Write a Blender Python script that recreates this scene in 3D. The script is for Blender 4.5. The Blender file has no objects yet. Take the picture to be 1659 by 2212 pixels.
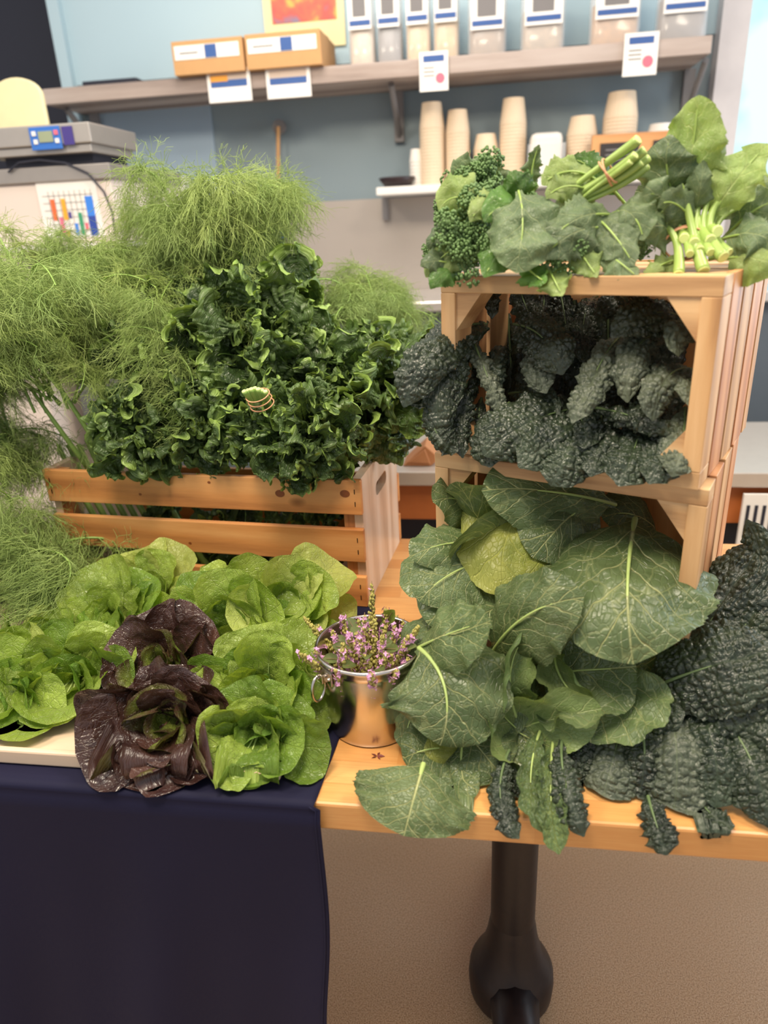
import bpy, math, random
import numpy as np
from mathutils import Vector, Matrix
PI = math.pi
SC = bpy.context.scene
COL = SC.collection
# ---------------------------------------------------------------- camera
CAM_P = np.array([0.0, 0.0, 1.436])
YAW, PITCH, ROLL, FPX = .1546, .3879, -.0482, 1528.0
def cam_axes():
    f = np.array([-math.sin(YAW)*math.cos(PITCH), math.cos(YAW)*math.cos(PITCH), -math.sin(PITCH)])
    r = np.array([math.cos(YAW), math.sin(YAW), 0.0]); u = np.cross(r, f)
    return r*math.cos(ROLL)+u*math.sin(ROLL), -r*math.sin(ROLL)+u*math.cos(ROLL), f
RX, UX, FX = cam_axes()
cd = bpy.data.cameras.new('camera'); cam = bpy.data.objects.new('camera', cd); COL.objects.link(cam)
cam.matrix_world = Matrix(((RX[0], UX[0], -FX[0], CAM_P[0]), (RX[1], UX[1], -FX[1], CAM_P[1]),
                           (RX[2], UX[2], -FX[2], CAM_P[2]), (0, 0, 0, 1)))
cd.sensor_fit = 'VERTICAL'; cd.sensor_height = 36; cd.lens = FPX/2212*36
cd.clip_start = .02; cd.clip_end = 60
cd.dof.use_dof = True; cd.dof.focus_distance = 1.12; cd.dof.aperture_fstop = 2.8
SC.camera = cam
# ---------------------------------------------------------------- light and exposure
SC.view_settings.view_transform = 'Standard'; SC.view_settings.look = 'None'
SC.view_settings.exposure = 0.0; SC.view_settings.gamma = 1.0
SC.cycles.max_bounces = 8; SC.cycles.transparent_max_bounces = 12
SC.cycles.use_denoising = True
w = bpy.data.worlds.new('world'); SC.world = w; w.use_nodes = True
w.node_tree.nodes['Background'].inputs[0].default_value = (.94, .95, 1.0, 1)
w.node_tree.nodes['Background'].inputs[1].default_value = .68
def area(name, loc, target, size, power, color, sy=None):
    l = bpy.data.lights.new(name, 'AREA'); l.energy = power; l.color = color
    l.shape = 'RECTANGLE'; l.size = size; l.size_y = sy or size
    o = bpy.data.objects.new(name, l); COL.objects.link(o); o.location = loc
    o.rotation_euler = (Vector(target)-Vector(loc)).to_track_quat('-Z', 'Y').to_euler()
    return o
area('ceiling_lamp', (-.35, .30, 2.9), (-.2, .9, .8), 0.6, 50, (1, .86, .66))
area('ceiling_lamp', (1.1, .9, 2.9), (.3, 1.0, .8), .5, 32, (1, .87, .70))
area('ceiling_lamp', (-1.8, .6, 2.9), (-.8, 1.2, .8), .5, 26, (1, .88, .70))
area('ceiling_lamp', (-.6, 2.0, 2.9), (-.6, 3.0, 1.6), .8, 18, (1, .93, .84))
area('daylight_window_light', (2.4, 2.2, 1.7), (.0, 1.2, .9), 1.3, 42, (.82, .92, 1.0), 1.6)

# ---------------------------------------------------------------- pixel rays -> points on planes of the room
def ray(x, y): return FX+RX*((x-829.5)/FPX)-UX*((y-1106)/FPX)
def at(x, y, Y):
    d = ray(x, y); return CAM_P+d*(Y/d[1])
def onz(x, y, z):
    d = ray(x, y); return CAM_P+d*((z-CAM_P[2])/d[2])
def V(p): return Vector([float(c) for c in p])

# ---------------------------------------------------------------- materials
def lin(r, g, b):
    f = lambda c: (c/255/12.92 if c/255 <= .04045 else ((c/255+.055)/1.055)**2.4)
    return (f(r), f(g), f(b), 1)
class NT:
    def __init__(s, name):
        s.m = bpy.data.materials.new(name); s.m.use_nodes = True; s.t = s.m.node_tree
        s.b = s.t.nodes['Principled BSDF']; s.out = s.t.nodes['Material Output']
    def n(s, kind, **kw):
        nd = s.t.nodes.new(kind)
        for k, v in kw.items(): setattr(nd, k, v)
        return nd
    def set(s, sock, v):
        if isinstance(v, bpy.types.NodeSocket): s.t.links.new(v, sock)
        elif sock.type == 'RGBA' and isinstance(v, (int, float)): sock.default_value = (v, v, v, 1)
        else: sock.default_value = v
    def math(s, op, a, b=None, c=None):
        nd = s.n('ShaderNodeMath', operation=op); s.set(nd.inputs[0], a)
        if b is not None: s.set(nd.inputs[1], b)
        if c is not None: s.set(nd.inputs[2], c)
        return nd.outputs[0]
    def mix(s, f, a, b, mode='MIX'):
        nd = s.n('ShaderNodeMix', data_type='RGBA', blend_type=mode)
        s.set(nd.inputs[0], f); s.set(nd.inputs[6], a); s.set(nd.inputs[7], b); return nd.outputs[2]
    def ramp(s, f, stops):
        nd = s.n('ShaderNodeValToRGB'); s.set(nd.inputs[0], f); e = nd.color_ramp.elements
        while len(e) < len(stops): e.new(.5)
        for el, (p, c) in zip(e, stops): el.position = p; el.color = c
        return nd.outputs[0]
    def rng(s, v, a, b, c=0.0, d=1.0):
        nd = s.n('ShaderNodeMapRange'); s.set(nd.inputs[0], v)
        for i, q in enumerate((a, b, c, d)): s.set(nd.inputs[i+1], q)
        return nd.outputs[0]
    def coord(s, which='Object', scale=(1, 1, 1), rot=(0, 0, 0)):
        tc = s.n('ShaderNodeTexCoord'); mp = s.n('ShaderNodeMapping'); s.t.links.new(tc.outputs[which], mp.inputs[0])
        mp.inputs['Scale'].default_value = scale; mp.inputs['Rotation'].default_value = rot
        return mp.outputs[0]
    def noise(s, vec, scale, detail=3, rough=.5, dist=0):
        nd = s.n('ShaderNodeTexNoise'); s.set(nd.inputs['Vector'], vec); nd.inputs['Scale'].default_value = scale
        nd.inputs['Detail'].default_value = detail; nd.inputs['Roughness'].default_value = rough
        nd.inputs['Distortion'].default_value = dist; return nd.outputs['Fac']
    def bump(s, h, strength, dist=.002, normal=None):
        nd = s.n('ShaderNodeBump'); nd.inputs['Strength'].default_value = strength
        nd.inputs['Distance'].default_value = dist; s.set(nd.inputs['Height'], h)
        if normal is not None: s.set(nd.inputs['Normal'], normal)
        return nd.outputs[0]
    def p(s, **kw):
        for k, v in kw.items(): s.set(s.b.inputs[k.replace('_', ' ')], v)
        return s
def flat(name, col, rough=.5, metal=0.0, noise=.06, nscale=30, bump=0.0, emit=0.0):
    k = NT(name); v = k.coord('Object')
    n = k.noise(v, nscale, 4)
    c0 = tuple(c*(1-noise) for c in col[:3])+(1,); c1 = tuple(min(1, c*(1+noise)) for c in col[:3])+(1,)
    k.p(Base_Color=k.mix(n, c0, c1), Roughness=rough, Metallic=metal)
    if bump: k.p(Normal=k.bump(n, bump))
    if emit: k.p(Emission_Color=col, Emission_Strength=emit)
    return k.m
def wood(name, dark, mid, light, axis=0, scale=1.0, rough=.5, knots=True, spec=.4):
    k = NT(name)
    sc = [14*scale]*3; sc[axis] = 1.1*scale
    v = k.coord('Object', tuple(sc))
    oi = k.n('ShaderNodeObjectInfo'); add = k.n('ShaderNodeVectorMath', operation='ADD')
    k.t.links.new(v, add.inputs[0]); cmb = k.n('ShaderNodeCombineXYZ')
    r = k.math('MULTIPLY', oi.outputs['Random'], 37.0)
    for i in range(3): k.t.links.new(r, cmb.inputs[i])
    k.t.links.new(cmb.outputs[0], add.inputs[1]); v = add.outputs[0]
    wv = k.n('ShaderNodeTexWave', wave_type='BANDS', bands_direction='DIAGONAL'); k.set(wv.inputs['Vector'], v)
    wv.inputs['Scale'].default_value = .55; wv.inputs['Distortion'].default_value = 5.5
    wv.inputs['Detail'].default_value = 3; wv.inputs['Detail Scale'].default_value = 1.2
    n2 = k.noise(v, 6, 5, .65); n3 = k.noise(v, 1.1, 2)
    c = k.ramp(k.math('ADD', k.math('MULTIPLY', wv.outputs['Fac'], .45), k.math('MULTIPLY', n2, .6)),
               [(.2, dark), (.5, mid), (.85, light)])
    c = k.mix(k.rng(n3, .3, .75), c, k.mix(.5, c, light))
    if knots:
        vo = k.n('ShaderNodeTexVoronoi'); kv = [7.0]*3; kv[axis] = 4.0
        k.set(vo.inputs['Vector'], k.coord('Object', tuple(kv))); vo.inputs['Scale'].default_value = 1.0
        kf = k.rng(vo.outputs['Distance'], .045, .10, 1, 0)
        c = k.mix(kf, c, tuple(x*.45 for x in dark[:3])+(1,))
    tint = k.rng(oi.outputs['Random'], 0, 1, .86, 1.12)
    c = k.mix(1.0, c, k.mix(tint, (0, 0, 0, 1), (1, 1, 1, 1)), 'MULTIPLY')
    k.p(Base_Color=c, Roughness=rough, Normal=k.bump(n2, .25, .0012)); k.b.inputs['Specular IOR Level'].default_value = spec
    return k.m

# ---------------------------------------------------------------- mesh tools
class MB:
    def __init__(s): s.v = []; s.f = []; s.mi = []; s.n = 0
    def add(s, vs, fs, mi=0):
        vs = np.asarray(vs, float).reshape(-1, 3)
        s.f += [tuple(int(i)+s.n for i in f) for f in fs]; s.mi += [mi]*len(fs)
        s.v.append(vs); s.n += len(vs); return s
    def box(s, c, size, M=None, mi=0):
        x, y, z = [q/2 for q in size]
        vs = np.array([(-x,-y,-z),(x,-y,-z),(x,y,-z),(-x,y,-z),(-x,-y,z),(x,-y,z),(x,y,z),(-x,y,z)])
        if M is not None: vs = vs@np.array(M).T
        return s.add(vs+np.asarray(c, float), [(3,2,1,0),(4,5,6,7),(0,1,5,4),(1,2,6,5),(2,3,7,6),(3,0,4,7)], mi)
    def tube(s, pts, r, n=8, caps=True, mi=0):
        pts = np.asarray(pts, float); m = len(pts); r = np.broadcast_to(np.asarray(r, float), (m,))
        T = np.gradient(pts, axis=0); T /= np.linalg.norm(T, axis=1)[:, None]+1e-12
        a = np.array([0, 0, 1.0]) if abs(T[0][2]) < .9 else np.array([1.0, 0, 0])
        N = []; cur = a-T[0]*(a@T[0]); cur /= np.linalg.norm(cur)
        for t in T:
            cur = cur-t*(cur@t); cur /= np.linalg.norm(cur)+1e-12; N.append(cur)
        N = np.array(N); B = np.cross(T, N); th = np.arange(n)*2*PI/n
        vs = pts[:, None]+r[:, None, None]*(np.cos(th)[None, :, None]*N[:, None]+np.sin(th)[None, :, None]*B[:, None])
        fs = [(i*n+j, i*n+(j+1) % n, (i+1)*n+(j+1) % n, (i+1)*n+j) for i in range(m-1) for j in range(n)]
        if caps: fs += [tuple(range(n))[::-1], tuple((m-1)*n+j for j in range(n))]
        return s.add(vs, fs, mi)
    def lathe(s, prof, c=(0, 0, 0), n=48, mi=0):
        th = np.arange(n)*2*PI/n; vs = []
        for r, z in prof: vs += [(c[0]+r*math.cos(t), c[1]+r*math.sin(t), c[2]+z) for t in th]
        fs = [(i*n+j, i*n+(j+1) % n, (i+1)*n+(j+1) % n, (i+1)*n+j) for i in range(len(prof)-1) for j in range(n)]
        return s.add(vs, fs, mi)
    def prism(s, poly, z0, z1, M=None, c=(0, 0, 0), mi=0):
        n = len(poly); vs = [(x, y, z0) for x, y in poly]+[(x, y, z1) for x, y in poly]
        vs = np.array(vs)
        if M is not None: vs = vs@np.array(M).T
        fs = [tuple(range(n))[::-1], tuple(range(n, 2*n))]+[(i, (i+1) % n, n+(i+1) % n, n+i) for i in range(n)]
        return s.add(vs+np.asarray(c, float), fs, mi)
    def grid(s, P, mi=0, wrap=False):
        a, b = P.shape[:2]; fs = [(i*b+j, i*b+(j+1) % b, (i+1)*b+(j+1) % b, (i+1)*b+j) for i in range(a-1) for j in range(b if wrap else b-1)]
        return s.add(P.reshape(-1, 3), fs, mi)
    def build(s, name, mat, parent=None, smooth=False, bevel=0, **tags):
        me = bpy.data.meshes.new(name)
        me.from_pydata(np.concatenate(s.v).tolist(), [], s.f)
        for m in (mat if isinstance(mat, (list, tuple)) else [mat]): me.materials.append(m)
        if any(s.mi): me.polygons.foreach_set('material_index', s.mi)
        if smooth: me.polygons.foreach_set('use_smooth', [True]*len(me.polygons))
        me.update()
        o = bpy.data.objects.new(name, me); COL.objects.link(o)
        if parent is not None: o.parent = parent
        if bevel:
            b = o.modifiers.new('bevel', 'BEVEL'); b.width = bevel; b.segments = 2; b.limit_method = 'ANGLE'
        for k, v in tags.items(): o[k] = v
        return o
def thing(name, label, cat, loc=(0, 0, 0), rz=0.0, group=None):
    o = bpy.data.objects.new(name, None); COL.objects.link(o); o.empty_display_size = .05
    o.location = loc; o.rotation_euler = (0, 0, rz); o['label'] = label; o['category'] = cat
    if group: o['group'] = group
    return o
def rebase(o, loc):
    """put a mesh's origin at loc, leaving the surface where it is"""
    loc = V(loc); o.data.transform(Matrix.Translation(-loc)); o.location = loc; return o

# ================================================================ the setting
K = NT('floor_material'); vv = K.coord('Object')
sp = K.noise(vv, 420, 2, .6); bl = K.noise(vv, 3, 3)
cc = K.ramp(sp, [(.36, lin(150, 118, 88)), (.47, lin(204, 172, 134)), (.56, lin(216, 188, 150)), (.70, lin(236, 220, 192))])
K.p(Base_Color=K.mix(bl, cc, K.mix(.35, cc, lin(186, 150, 112))), Roughness=K.rng(bl, .3, .7, .28, .42))
M_floor = K.m
MB().box((0, 2.2, -.02), (9, 9, .04)).build('floor', M_floor, kind='structure')

M_wall = flat('wall_paint_grey_blue', lin(128, 144, 152), .55, noise=.04, nscale=3)
M_wall_hi = flat('wall_paint_light_blue', lin(172, 196, 206), .55, noise=.03, nscale=3)
M_navy = flat('dark_navy_paint', lin(30, 32, 46), .6)
M_steel = NT('brushed_steel'); vs_ = M_steel.coord('Object', (3, 60, 60)); nn = M_steel.noise(vs_, 6, 4, .6)
M_steel.p(Base_Color=M_steel.mix(nn, lin(150, 146, 142), lin(190, 186, 182)), Metallic=.7, Roughness=.42); M_steel = M_steel.m
YW = 3.3
wl = at(135, 120, YW)[0]; wr = at(1545, 60, YW)[0]
MB().box(((wl+wr)/2, YW+.05, 1.4), (wr-wl, .1, 2.8)).build('wall_back', M_wall, kind='structure')
zs = at(830, 145, YW)[2]
MB().box(((wl+wr)/2, YW-.006, (zs+.02+2.8)/2), (wr-wl, .012, 2.8-zs-.02)).build('wall_upper_panel', M_wall_hi, kind='structure')
MB().box((wl+.35, YW-.005, (1.2+zs-.06)/2), (.55, .01, zs-.06-1.2)).build('wall_lower_panel', flat('wall_paint_pale_blue', lin(152, 172, 190), .55, noise=.05, nscale=2), kind='structure')
MB().box((wl+.02, YW-.02, 1.4), (.05, .05, 2.8)).build('trim_1', M_wall_hi, kind='structure')
MB().box((wl-1.2, YW+.35, 1.4), (2.4, .1, 2.8)).build('wall_left', M_navy, kind='structure')
# window at the right of the back wall
xr = wr
MB().box((xr+.05, YW-.01, 1.4), (.10, .14, 2.8)).build('trim_2', flat('white_trim_paint', lin(196, 190, 190), .5), kind='structure')
MB().box((xr+1.1, YW+.05, .5), (2.1, .12, 1.0)).build('wall_right', flat('wall_orange_wood', lin(190, 110, 55), .5), kind='structure')
g = NT('window_glass'); g.p(Base_Color=(.75, .97, 1, 1), Roughness=.02); g.b.inputs['Transmission Weight'].default_value = 1; g.b.inputs['IOR'].default_value = 1.02
MB().box((xr+1.1, YW+.05, 1.9), (2.0, .006, 1.8)).build('window_1', g.m, kind='structure')
sky = NT('bright_daylight'); v_ = sky.coord('Object', (1, 1, 1)); nz = sky.noise(v_, 2.2, 3)
sky.p(Base_Color=(0, 0, 0, 1), Emission_Color=sky.ramp(nz, [(.35, lin(150, 205, 232)), (.5, lin(215, 240, 250)), (.62, lin(255, 255, 255))]), Emission_Strength=1.25)
MB().box((xr+2.2, YW+1.6, 2.0), (5, .05, 4.2)).build('glowing_sky_panel', sky.m, kind='structure')  # glowing panel added beyond the glass to stand in for the bright sky
# ================================================================ the table
K = NT('butcher_block_maple'); vv = K.coord('Object', (1, 1, 1))
sepn = K.n('ShaderNodeSeparateXYZ'); K.t.links.new(vv, sepn.inputs[0])
row = K.math('FLOOR', K.math('DIVIDE', sepn.outputs[1], .042))
wn = K.n('ShaderNodeTexWhiteNoise', noise_dimensions='1D'); K.t.links.new(row, wn.inputs['W'])
seg = K.math('FLOOR', K.math('ADD', K.math('DIVIDE', sepn.outputs[0], .55), K.math('MULTIPLY', wn.outputs[0], 9.0)))
wn2 = K.n('ShaderNodeTexWhiteNoise', noise_dimensions='2D'); cb = K.n('ShaderNodeCombineXYZ')
K.t.links.new(row, cb.inputs[0]); K.t.links.new(seg, cb.inputs[1]); K.t.links.new(cb.outputs[0], wn2.inputs['Vector'])
gr = K.noise(K.coord('Object', (3, 70, 70)), 5, 5, .6)
c1 = K.ramp(wn2.outputs[0], [(0, lin(192, 132, 72)), (.5, lin(206, 148, 86)), (1, lin(220, 168, 106))])
c1 = K.mix(K.rng(gr, .35, .7), c1, K.mix(.45, c1, lin(190, 120, 60)))
fr = K.math('ABSOLUTE', K.math('SUBTRACT', K.math('FRACT', K.math('DIVIDE', sepn.outputs[1], .042)), .5))
c1 = K.mix(K.rng(fr, .485, .5), c1, K.mix(.5, c1, lin(140, 85, 40)))
K.p(Base_Color=c1, Roughness=.32, Normal=K.bump(gr, .1, .0008)); M_table = K.m
YF = .677; TZ = .75; YB = 1.50
t_ = thing('display_table', 'butcher block maple table with black pedestal leg carrying all the greens', 'table', (.0, 1.09, 0))
o = MB().box((-.25, (YF+YB)/2, TZ-.022), (2.9, YB-YF, .044)).build('table_top', M_table, t_, bevel=.004)
o.matrix_parent_inverse = Matrix.Translation((0, -1.09, 0))
M_black = flat('black_cast_iron', lin(38, 32, 34), .42, .3, noise=.2, nscale=80, bump=.15)
for lx in (.058, -1.3):
    mb = MB().lathe([(.041, .07), (.041, .70)], (lx, .96, 0), 32)
    o = mb.build('table_leg', M_black, t_, smooth=True); o.matrix_parent_inverse = Matrix.Translation((0, -1.09, 0))
    b = MB().lathe([(.041, .22), (.044, .20), (.048, .17), (.058, .13), (.074, .10), (.080, .085), (.082, .06), (.080, .03), (.076, .02)], (lx, .96, 0), 40)
    for a in (-86, 87):
        a = math.radians(a); d = np.array([math.cos(a), math.sin(a), 0]); c0 = np.array([lx, .96, 0])
        b.tube([c0+d*.02+(0, 0, .075), c0+d*.12+(0, 0, .062), c0+d*.24+(0, 0, .045), c0+d*.34+(0, 0, .022)], [.052, .042, .032, .02], 10)
    o = b.build('leg_base', M_black, t_, smooth=True); o.matrix_parent_inverse = Matrix.Translation((0, -1.09, 0))
    o = MB().box((lx, 1.0, .70), (.10, .5, .015)).build('top_bracket', M_black, t_); o.matrix_parent_inverse = Matrix.Translation((0, -1.09, 0))

# navy cloth over the left of the table
K = NT('navy_cloth'); vv = K.coord('Object', (1, 1, 1)); n1 = K.noise(K.coord('Object', (900, 900, 900)), 1, 2); n2 = K.noise(vv, 2.5, 3)
K.p(Base_Color=K.mix(n2, lin(15, 15, 40), lin(22, 21, 50)), Roughness=.75, Normal=K.bump(n1, .25, .0004))
K.b.inputs['Specular IOR Level'].default_value = .25; K.b.inputs['Sheen Weight'].default_value = .0; K.b.inputs['Sheen Roughness'].default_value = .5; M_cloth = K.m
def cloth():
    xs = np.linspace(-1.62, 0, 150); n = 110
    P = np.zeros((n, len(xs), 3))
    tt = np.linspace(0, 1, n)
    for j, x in enumerate(xs):
        f = (x+1.62)/1.62
        # right hem: on top it runs from (-.20,1.3) to the front at -.205, below it hangs slightly inwards
        for i, t in enumerate(tt):
            if t < .35:                       # on the table, from back to front
                q = t/.35; y = 1.22+(YF-.012-1.22)*q; z = TZ+.0035
                xe = -.215+.012*math.sin(q*3); off = 0
            else:
                q = (t-.35)/.65; z = TZ+.0035-q*.60; xe = -.205+.0*q
                fold = (.5+.5*math.tanh((q-.1)*8))
                y = YF-.014-.012*fold*(1+math.sin(x*17+1.2*math.sin(q*2+x*3))+.5*math.sin(x*41+2*q))*q
                y -= .05*q*q*(.3+.7*math.sin((f)*3.0)**2)
                if i > 0 and q < .04: z -= 0; y = YF-.006-.008*(q/.04)
                off = .015*math.sin(q*5+.4)*q - .012*q + (.012*math.sin(q*9))*(q**2)
            w_ = -1.62+(xe+off+1.62)*f
            P[i, j] = (w_, y, z)
            if t >= .35:
                P[i, j, 2] -= .012*q*math.sin(x*9)
    m = MB().grid(P)
    o = m.build('tablecloth', M_cloth, smooth=True)
    s = o.modifiers.new('thick', 'SOLIDIFY'); s.thickness = .0016; s.offset = 1
    hem = MB().tube(P[38:, -1]-np.array([.006, .0008, 0]), .0014, 6).build('hem', M_cloth, o, smooth=True)
    o['label'] = 'dark navy cloth draped over the left half of the table'; o['category'] = 'tablecloth'
cloth()

# ================================================================ crates
OR = (lin(132, 76, 38), lin(186, 122, 68), lin(214, 156, 98))
M_cr = [wood('pine_slat_amber', lin(150, 84, 40), lin(205, 134, 74), lin(228, 166, 104), 0, 1.0, .38),
        wood('pine_end_pale_daylit', lin(176, 138, 104), lin(210, 178, 148), lin(226, 202, 178), 2, 1.0, .30, knots=False, spec=.6),  # end boards: pine colour lightened to carry the window light and its sheen
        wood('pine_grain_vertical', lin(140, 80, 40), lin(192, 132, 80), lin(218, 170, 118), 2, 1.0, .45)]
M_staple = flat('dark_staple', lin(50, 32, 22), .4, .6)
M_knot = flat('pine_knot', lin(132, 70, 34), .4, noise=.3, nscale=220)
def left_crate():
    rz = math.radians(-5.0); W, D, H = .655, .30, .262
    t = thing('wooden_crate', 'amber slatted pine crate with side handle hole, full of curly kale', 'crate', (-.874, 1.238, TZ), rz)
    th = .016
    rows = [(.004, .064), (.099, .067), (.195, .067)]
    for side, nm in ((0, 'front'), (1, 'back')):
        for z0, h in rows:
            y = -.006 if side == 0 else D+.006
            o = MB().box((W/2, y, z0+h/2), (W, .012, h)).build('slat', M_cr[0], t, bevel=.0018)
            s = MB()
            for xx in (.012, W-.012):
                for dz in (-.3, .3): s.box((xx, y-(.0063 if side == 0 else -.0063), z0+h/2+dz*h*.6), (.0016, .0006, .009))
            s.build('staple', M_staple, o)
            if side == 0:
                for kx, kz, kr in {0: ((.16, .5, .004), (.575, .4, .005)), 1: ((.30, .3, .003),), 2: ((.50, .55, .0085), (.625, .62, .0085), (.21, .35, .003), (.36, .8, .003))}[rows.index((z0, h))]:
                    kc = np.array([kx, y-.0062, z0+h*kz]); ta_ = np.arange(16)*2*PI/16
                    MB().add([kc+(kr*math.cos(q)*1.1, -.0003, kr*math.sin(q)*.85) for q in ta_], [tuple(range(16))[::-1]]).build('knot', M_knot, o)
    for k in range(3):
        MB().box((W/2, .055+k*.095, .006), (W-.04, .085, .010)).build('bottom_board', M_cr[0], t, bevel=.001)
    for x in (th/2+.002, W-th/2-.002):
        # solid end board with a rounded hand hole
        mb = MB(); N = 12; hw, hh = .046, .014; yc, zc = D/2, H-.062
        hole = []
        for i in range(N+1):
            a = -PI/2+PI*i/N; hole.append((yc+hw-hh+hh*math.cos(a), zc+hh*math.sin(a)))
        for i in range(N+1):
            a = PI/2+PI*i/N; hole.append((yc-hw+hh+hh*math.cos(a), zc+hh*math.sin(a)))
        n = len(hole)
        def outer(p):
            dy, dz = p[0]-yc, p[1]-zc; sc = []
            if dy > 0: sc.append((D-yc)/dy)
            if dy < 0: sc.append((-yc)/dy)
            if dz > 0: sc.append((H-zc)/dz)
            if dz < 0: sc.append((-zc)/dz)
            k = min(sc); return (yc+dy*k, zc+dz*k)
        out = [outer(p) for p in hole]
        # add the four corners by inserting duplicates
        H2, O2 = [], []
        cors = [(D, 0), (D, H), (0, H), (0, 0)]
        for i in range(n):
            H2.append(hole[i]); O2.append(out[i]); a, b = out[i], out[(i+1) % n]
            for c in sorted(cors, key=lambda c: (math.atan2(c[1]-zc, c[0]-yc)-math.atan2(out[i][1]-zc, out[i][0]-yc)) % (2*PI)):
                ang = lambda q: math.atan2(q[1]-zc, q[0]-yc)
                da = (ang(c)-ang(a)) % (2*PI); db = (ang(b)-ang(a)) % (2*PI)
                if 1e-6 < da < db: H2.append(hole[i]); O2.append(c)
        n = len(H2); vs = []
        for xx in (x-th/2, x+th/2):
            vs += [(xx, p[0], p[1]) for p in H2]+[(xx, p[0], p[1]) for p in O2]
        fs = []
        for i in range(n):
            j = (i+1) % n
            fs += [(i, j, n+j, n+i), (2*n+i, 3*n+i, 3*n+j, 2*n+j), (i, 2*n+i, 2*n+j, j), (n+i, n+j, 3*n+j, 3*n+i)]
        mb.add(vs, fs)
        mb.build('end_board', M_cr[1], t)
    for x in (th+.012, W-th-.012):
        for y in (.012, D-.012):
            MB().box((x, y, H/2), (.022, .022, H-.01)).build('corner_post', M_cr[2], t, bevel=.001)
left_crate()

M_rc = [wood('crate_board_vertical', lin(150, 104, 64), lin(200, 154, 104), lin(220, 180, 132), 2, 1.2, .5, knots=False),
        wood('crate_board_cross', lin(150, 104, 64), lin(200, 156, 108), lin(220, 184, 138), 0, 1.2, .5, knots=False),
        wood('crate_board_warm', lin(146, 84, 46), lin(192, 130, 82), lin(212, 160, 112), 2, 1.2, .45, knots=False)]
def open_crate(loc, rz, W, H, D, label, slat_end=True):
    t = thing('wooden_crate', label, 'crate', loc, math.radians(rz), 'crates lying on their sides')
    f = .022
    for z in (f/2, H-f/2):
        MB().box((W/2, .024, z), (W, .048, f)).build('front_rail', M_rc[1], t, bevel=.0012)
    for x in (f/2, W-f/2):
        MB().box((x, .024, H/2), (f, .048, H-2*f)).build('front_post', M_rc[0], t, bevel=.0012)
    # triangular corner blocks
    for sx in (0, 1):
        for sz in (0, 1):
            x0 = f if sx == 0 else W-f; z0 = f if sz == 0 else H-f; dx = .038*(1 if sx == 0 else -1); dz = .05*(1 if sz == 0 else -1)
            poly = [(x0, z0), (x0+dx, z0), (x0, z0+dz)]
            vs = [(p[0], .003, p[1]) for p in poly]+[(p[0], .045, p[1]) for p in poly]
            MB().add(vs, [(0, 1, 2), (5, 4, 3), (0, 3, 4, 1), (1, 4, 5, 2), (2, 5, 3, 0)]).build('corner_block', M_rc[1], t)
    # vertical side slats behind the front frame
    sw = .062; gap = .012; y = .056; k = 0
    while y < D-.03:
        w_ = min(sw, D-y)
        for x in (.005, W-.005):
            MB().box((x, y+w_/2, H/2), (.010, w_, H)).build('side_slat', M_rc[2 if k % 2 == 0 else 0], t, bevel=.001)
        y += w_+gap; k += 1
    for z in (.006, H-.006):
        for k in range(int((D-.05)/.075)+1):
            yy = .055+k*.075
            if yy+.066 > D: break
            MB().box((W/2, yy+.033, z), (W-.024, .066, .010)).build('cross_slat', M_rc[1], t, bevel=.001)
    MB().box((W/2, D-.005, H/2), (W-.022, .010, H-.002)).build('back_board', M_rc[0], t)
    for x in (.018, W-.018):
        MB().box((x, D-.02, H/2), (.014, .016, H-.03)).build('rear_post', M_rc[0], t)
    return t
LOWC = open_crate((-.0757, .996, TZ), -24, .375, .370, .30, 'lower of two stacked crates, collard leaves spilling from its open side')
UPC = open_crate((-.064, 1.002, TZ+.3705), -27, .355, .246, .31, 'upper of two stacked crates, packed with dark bumpy kale')

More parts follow.
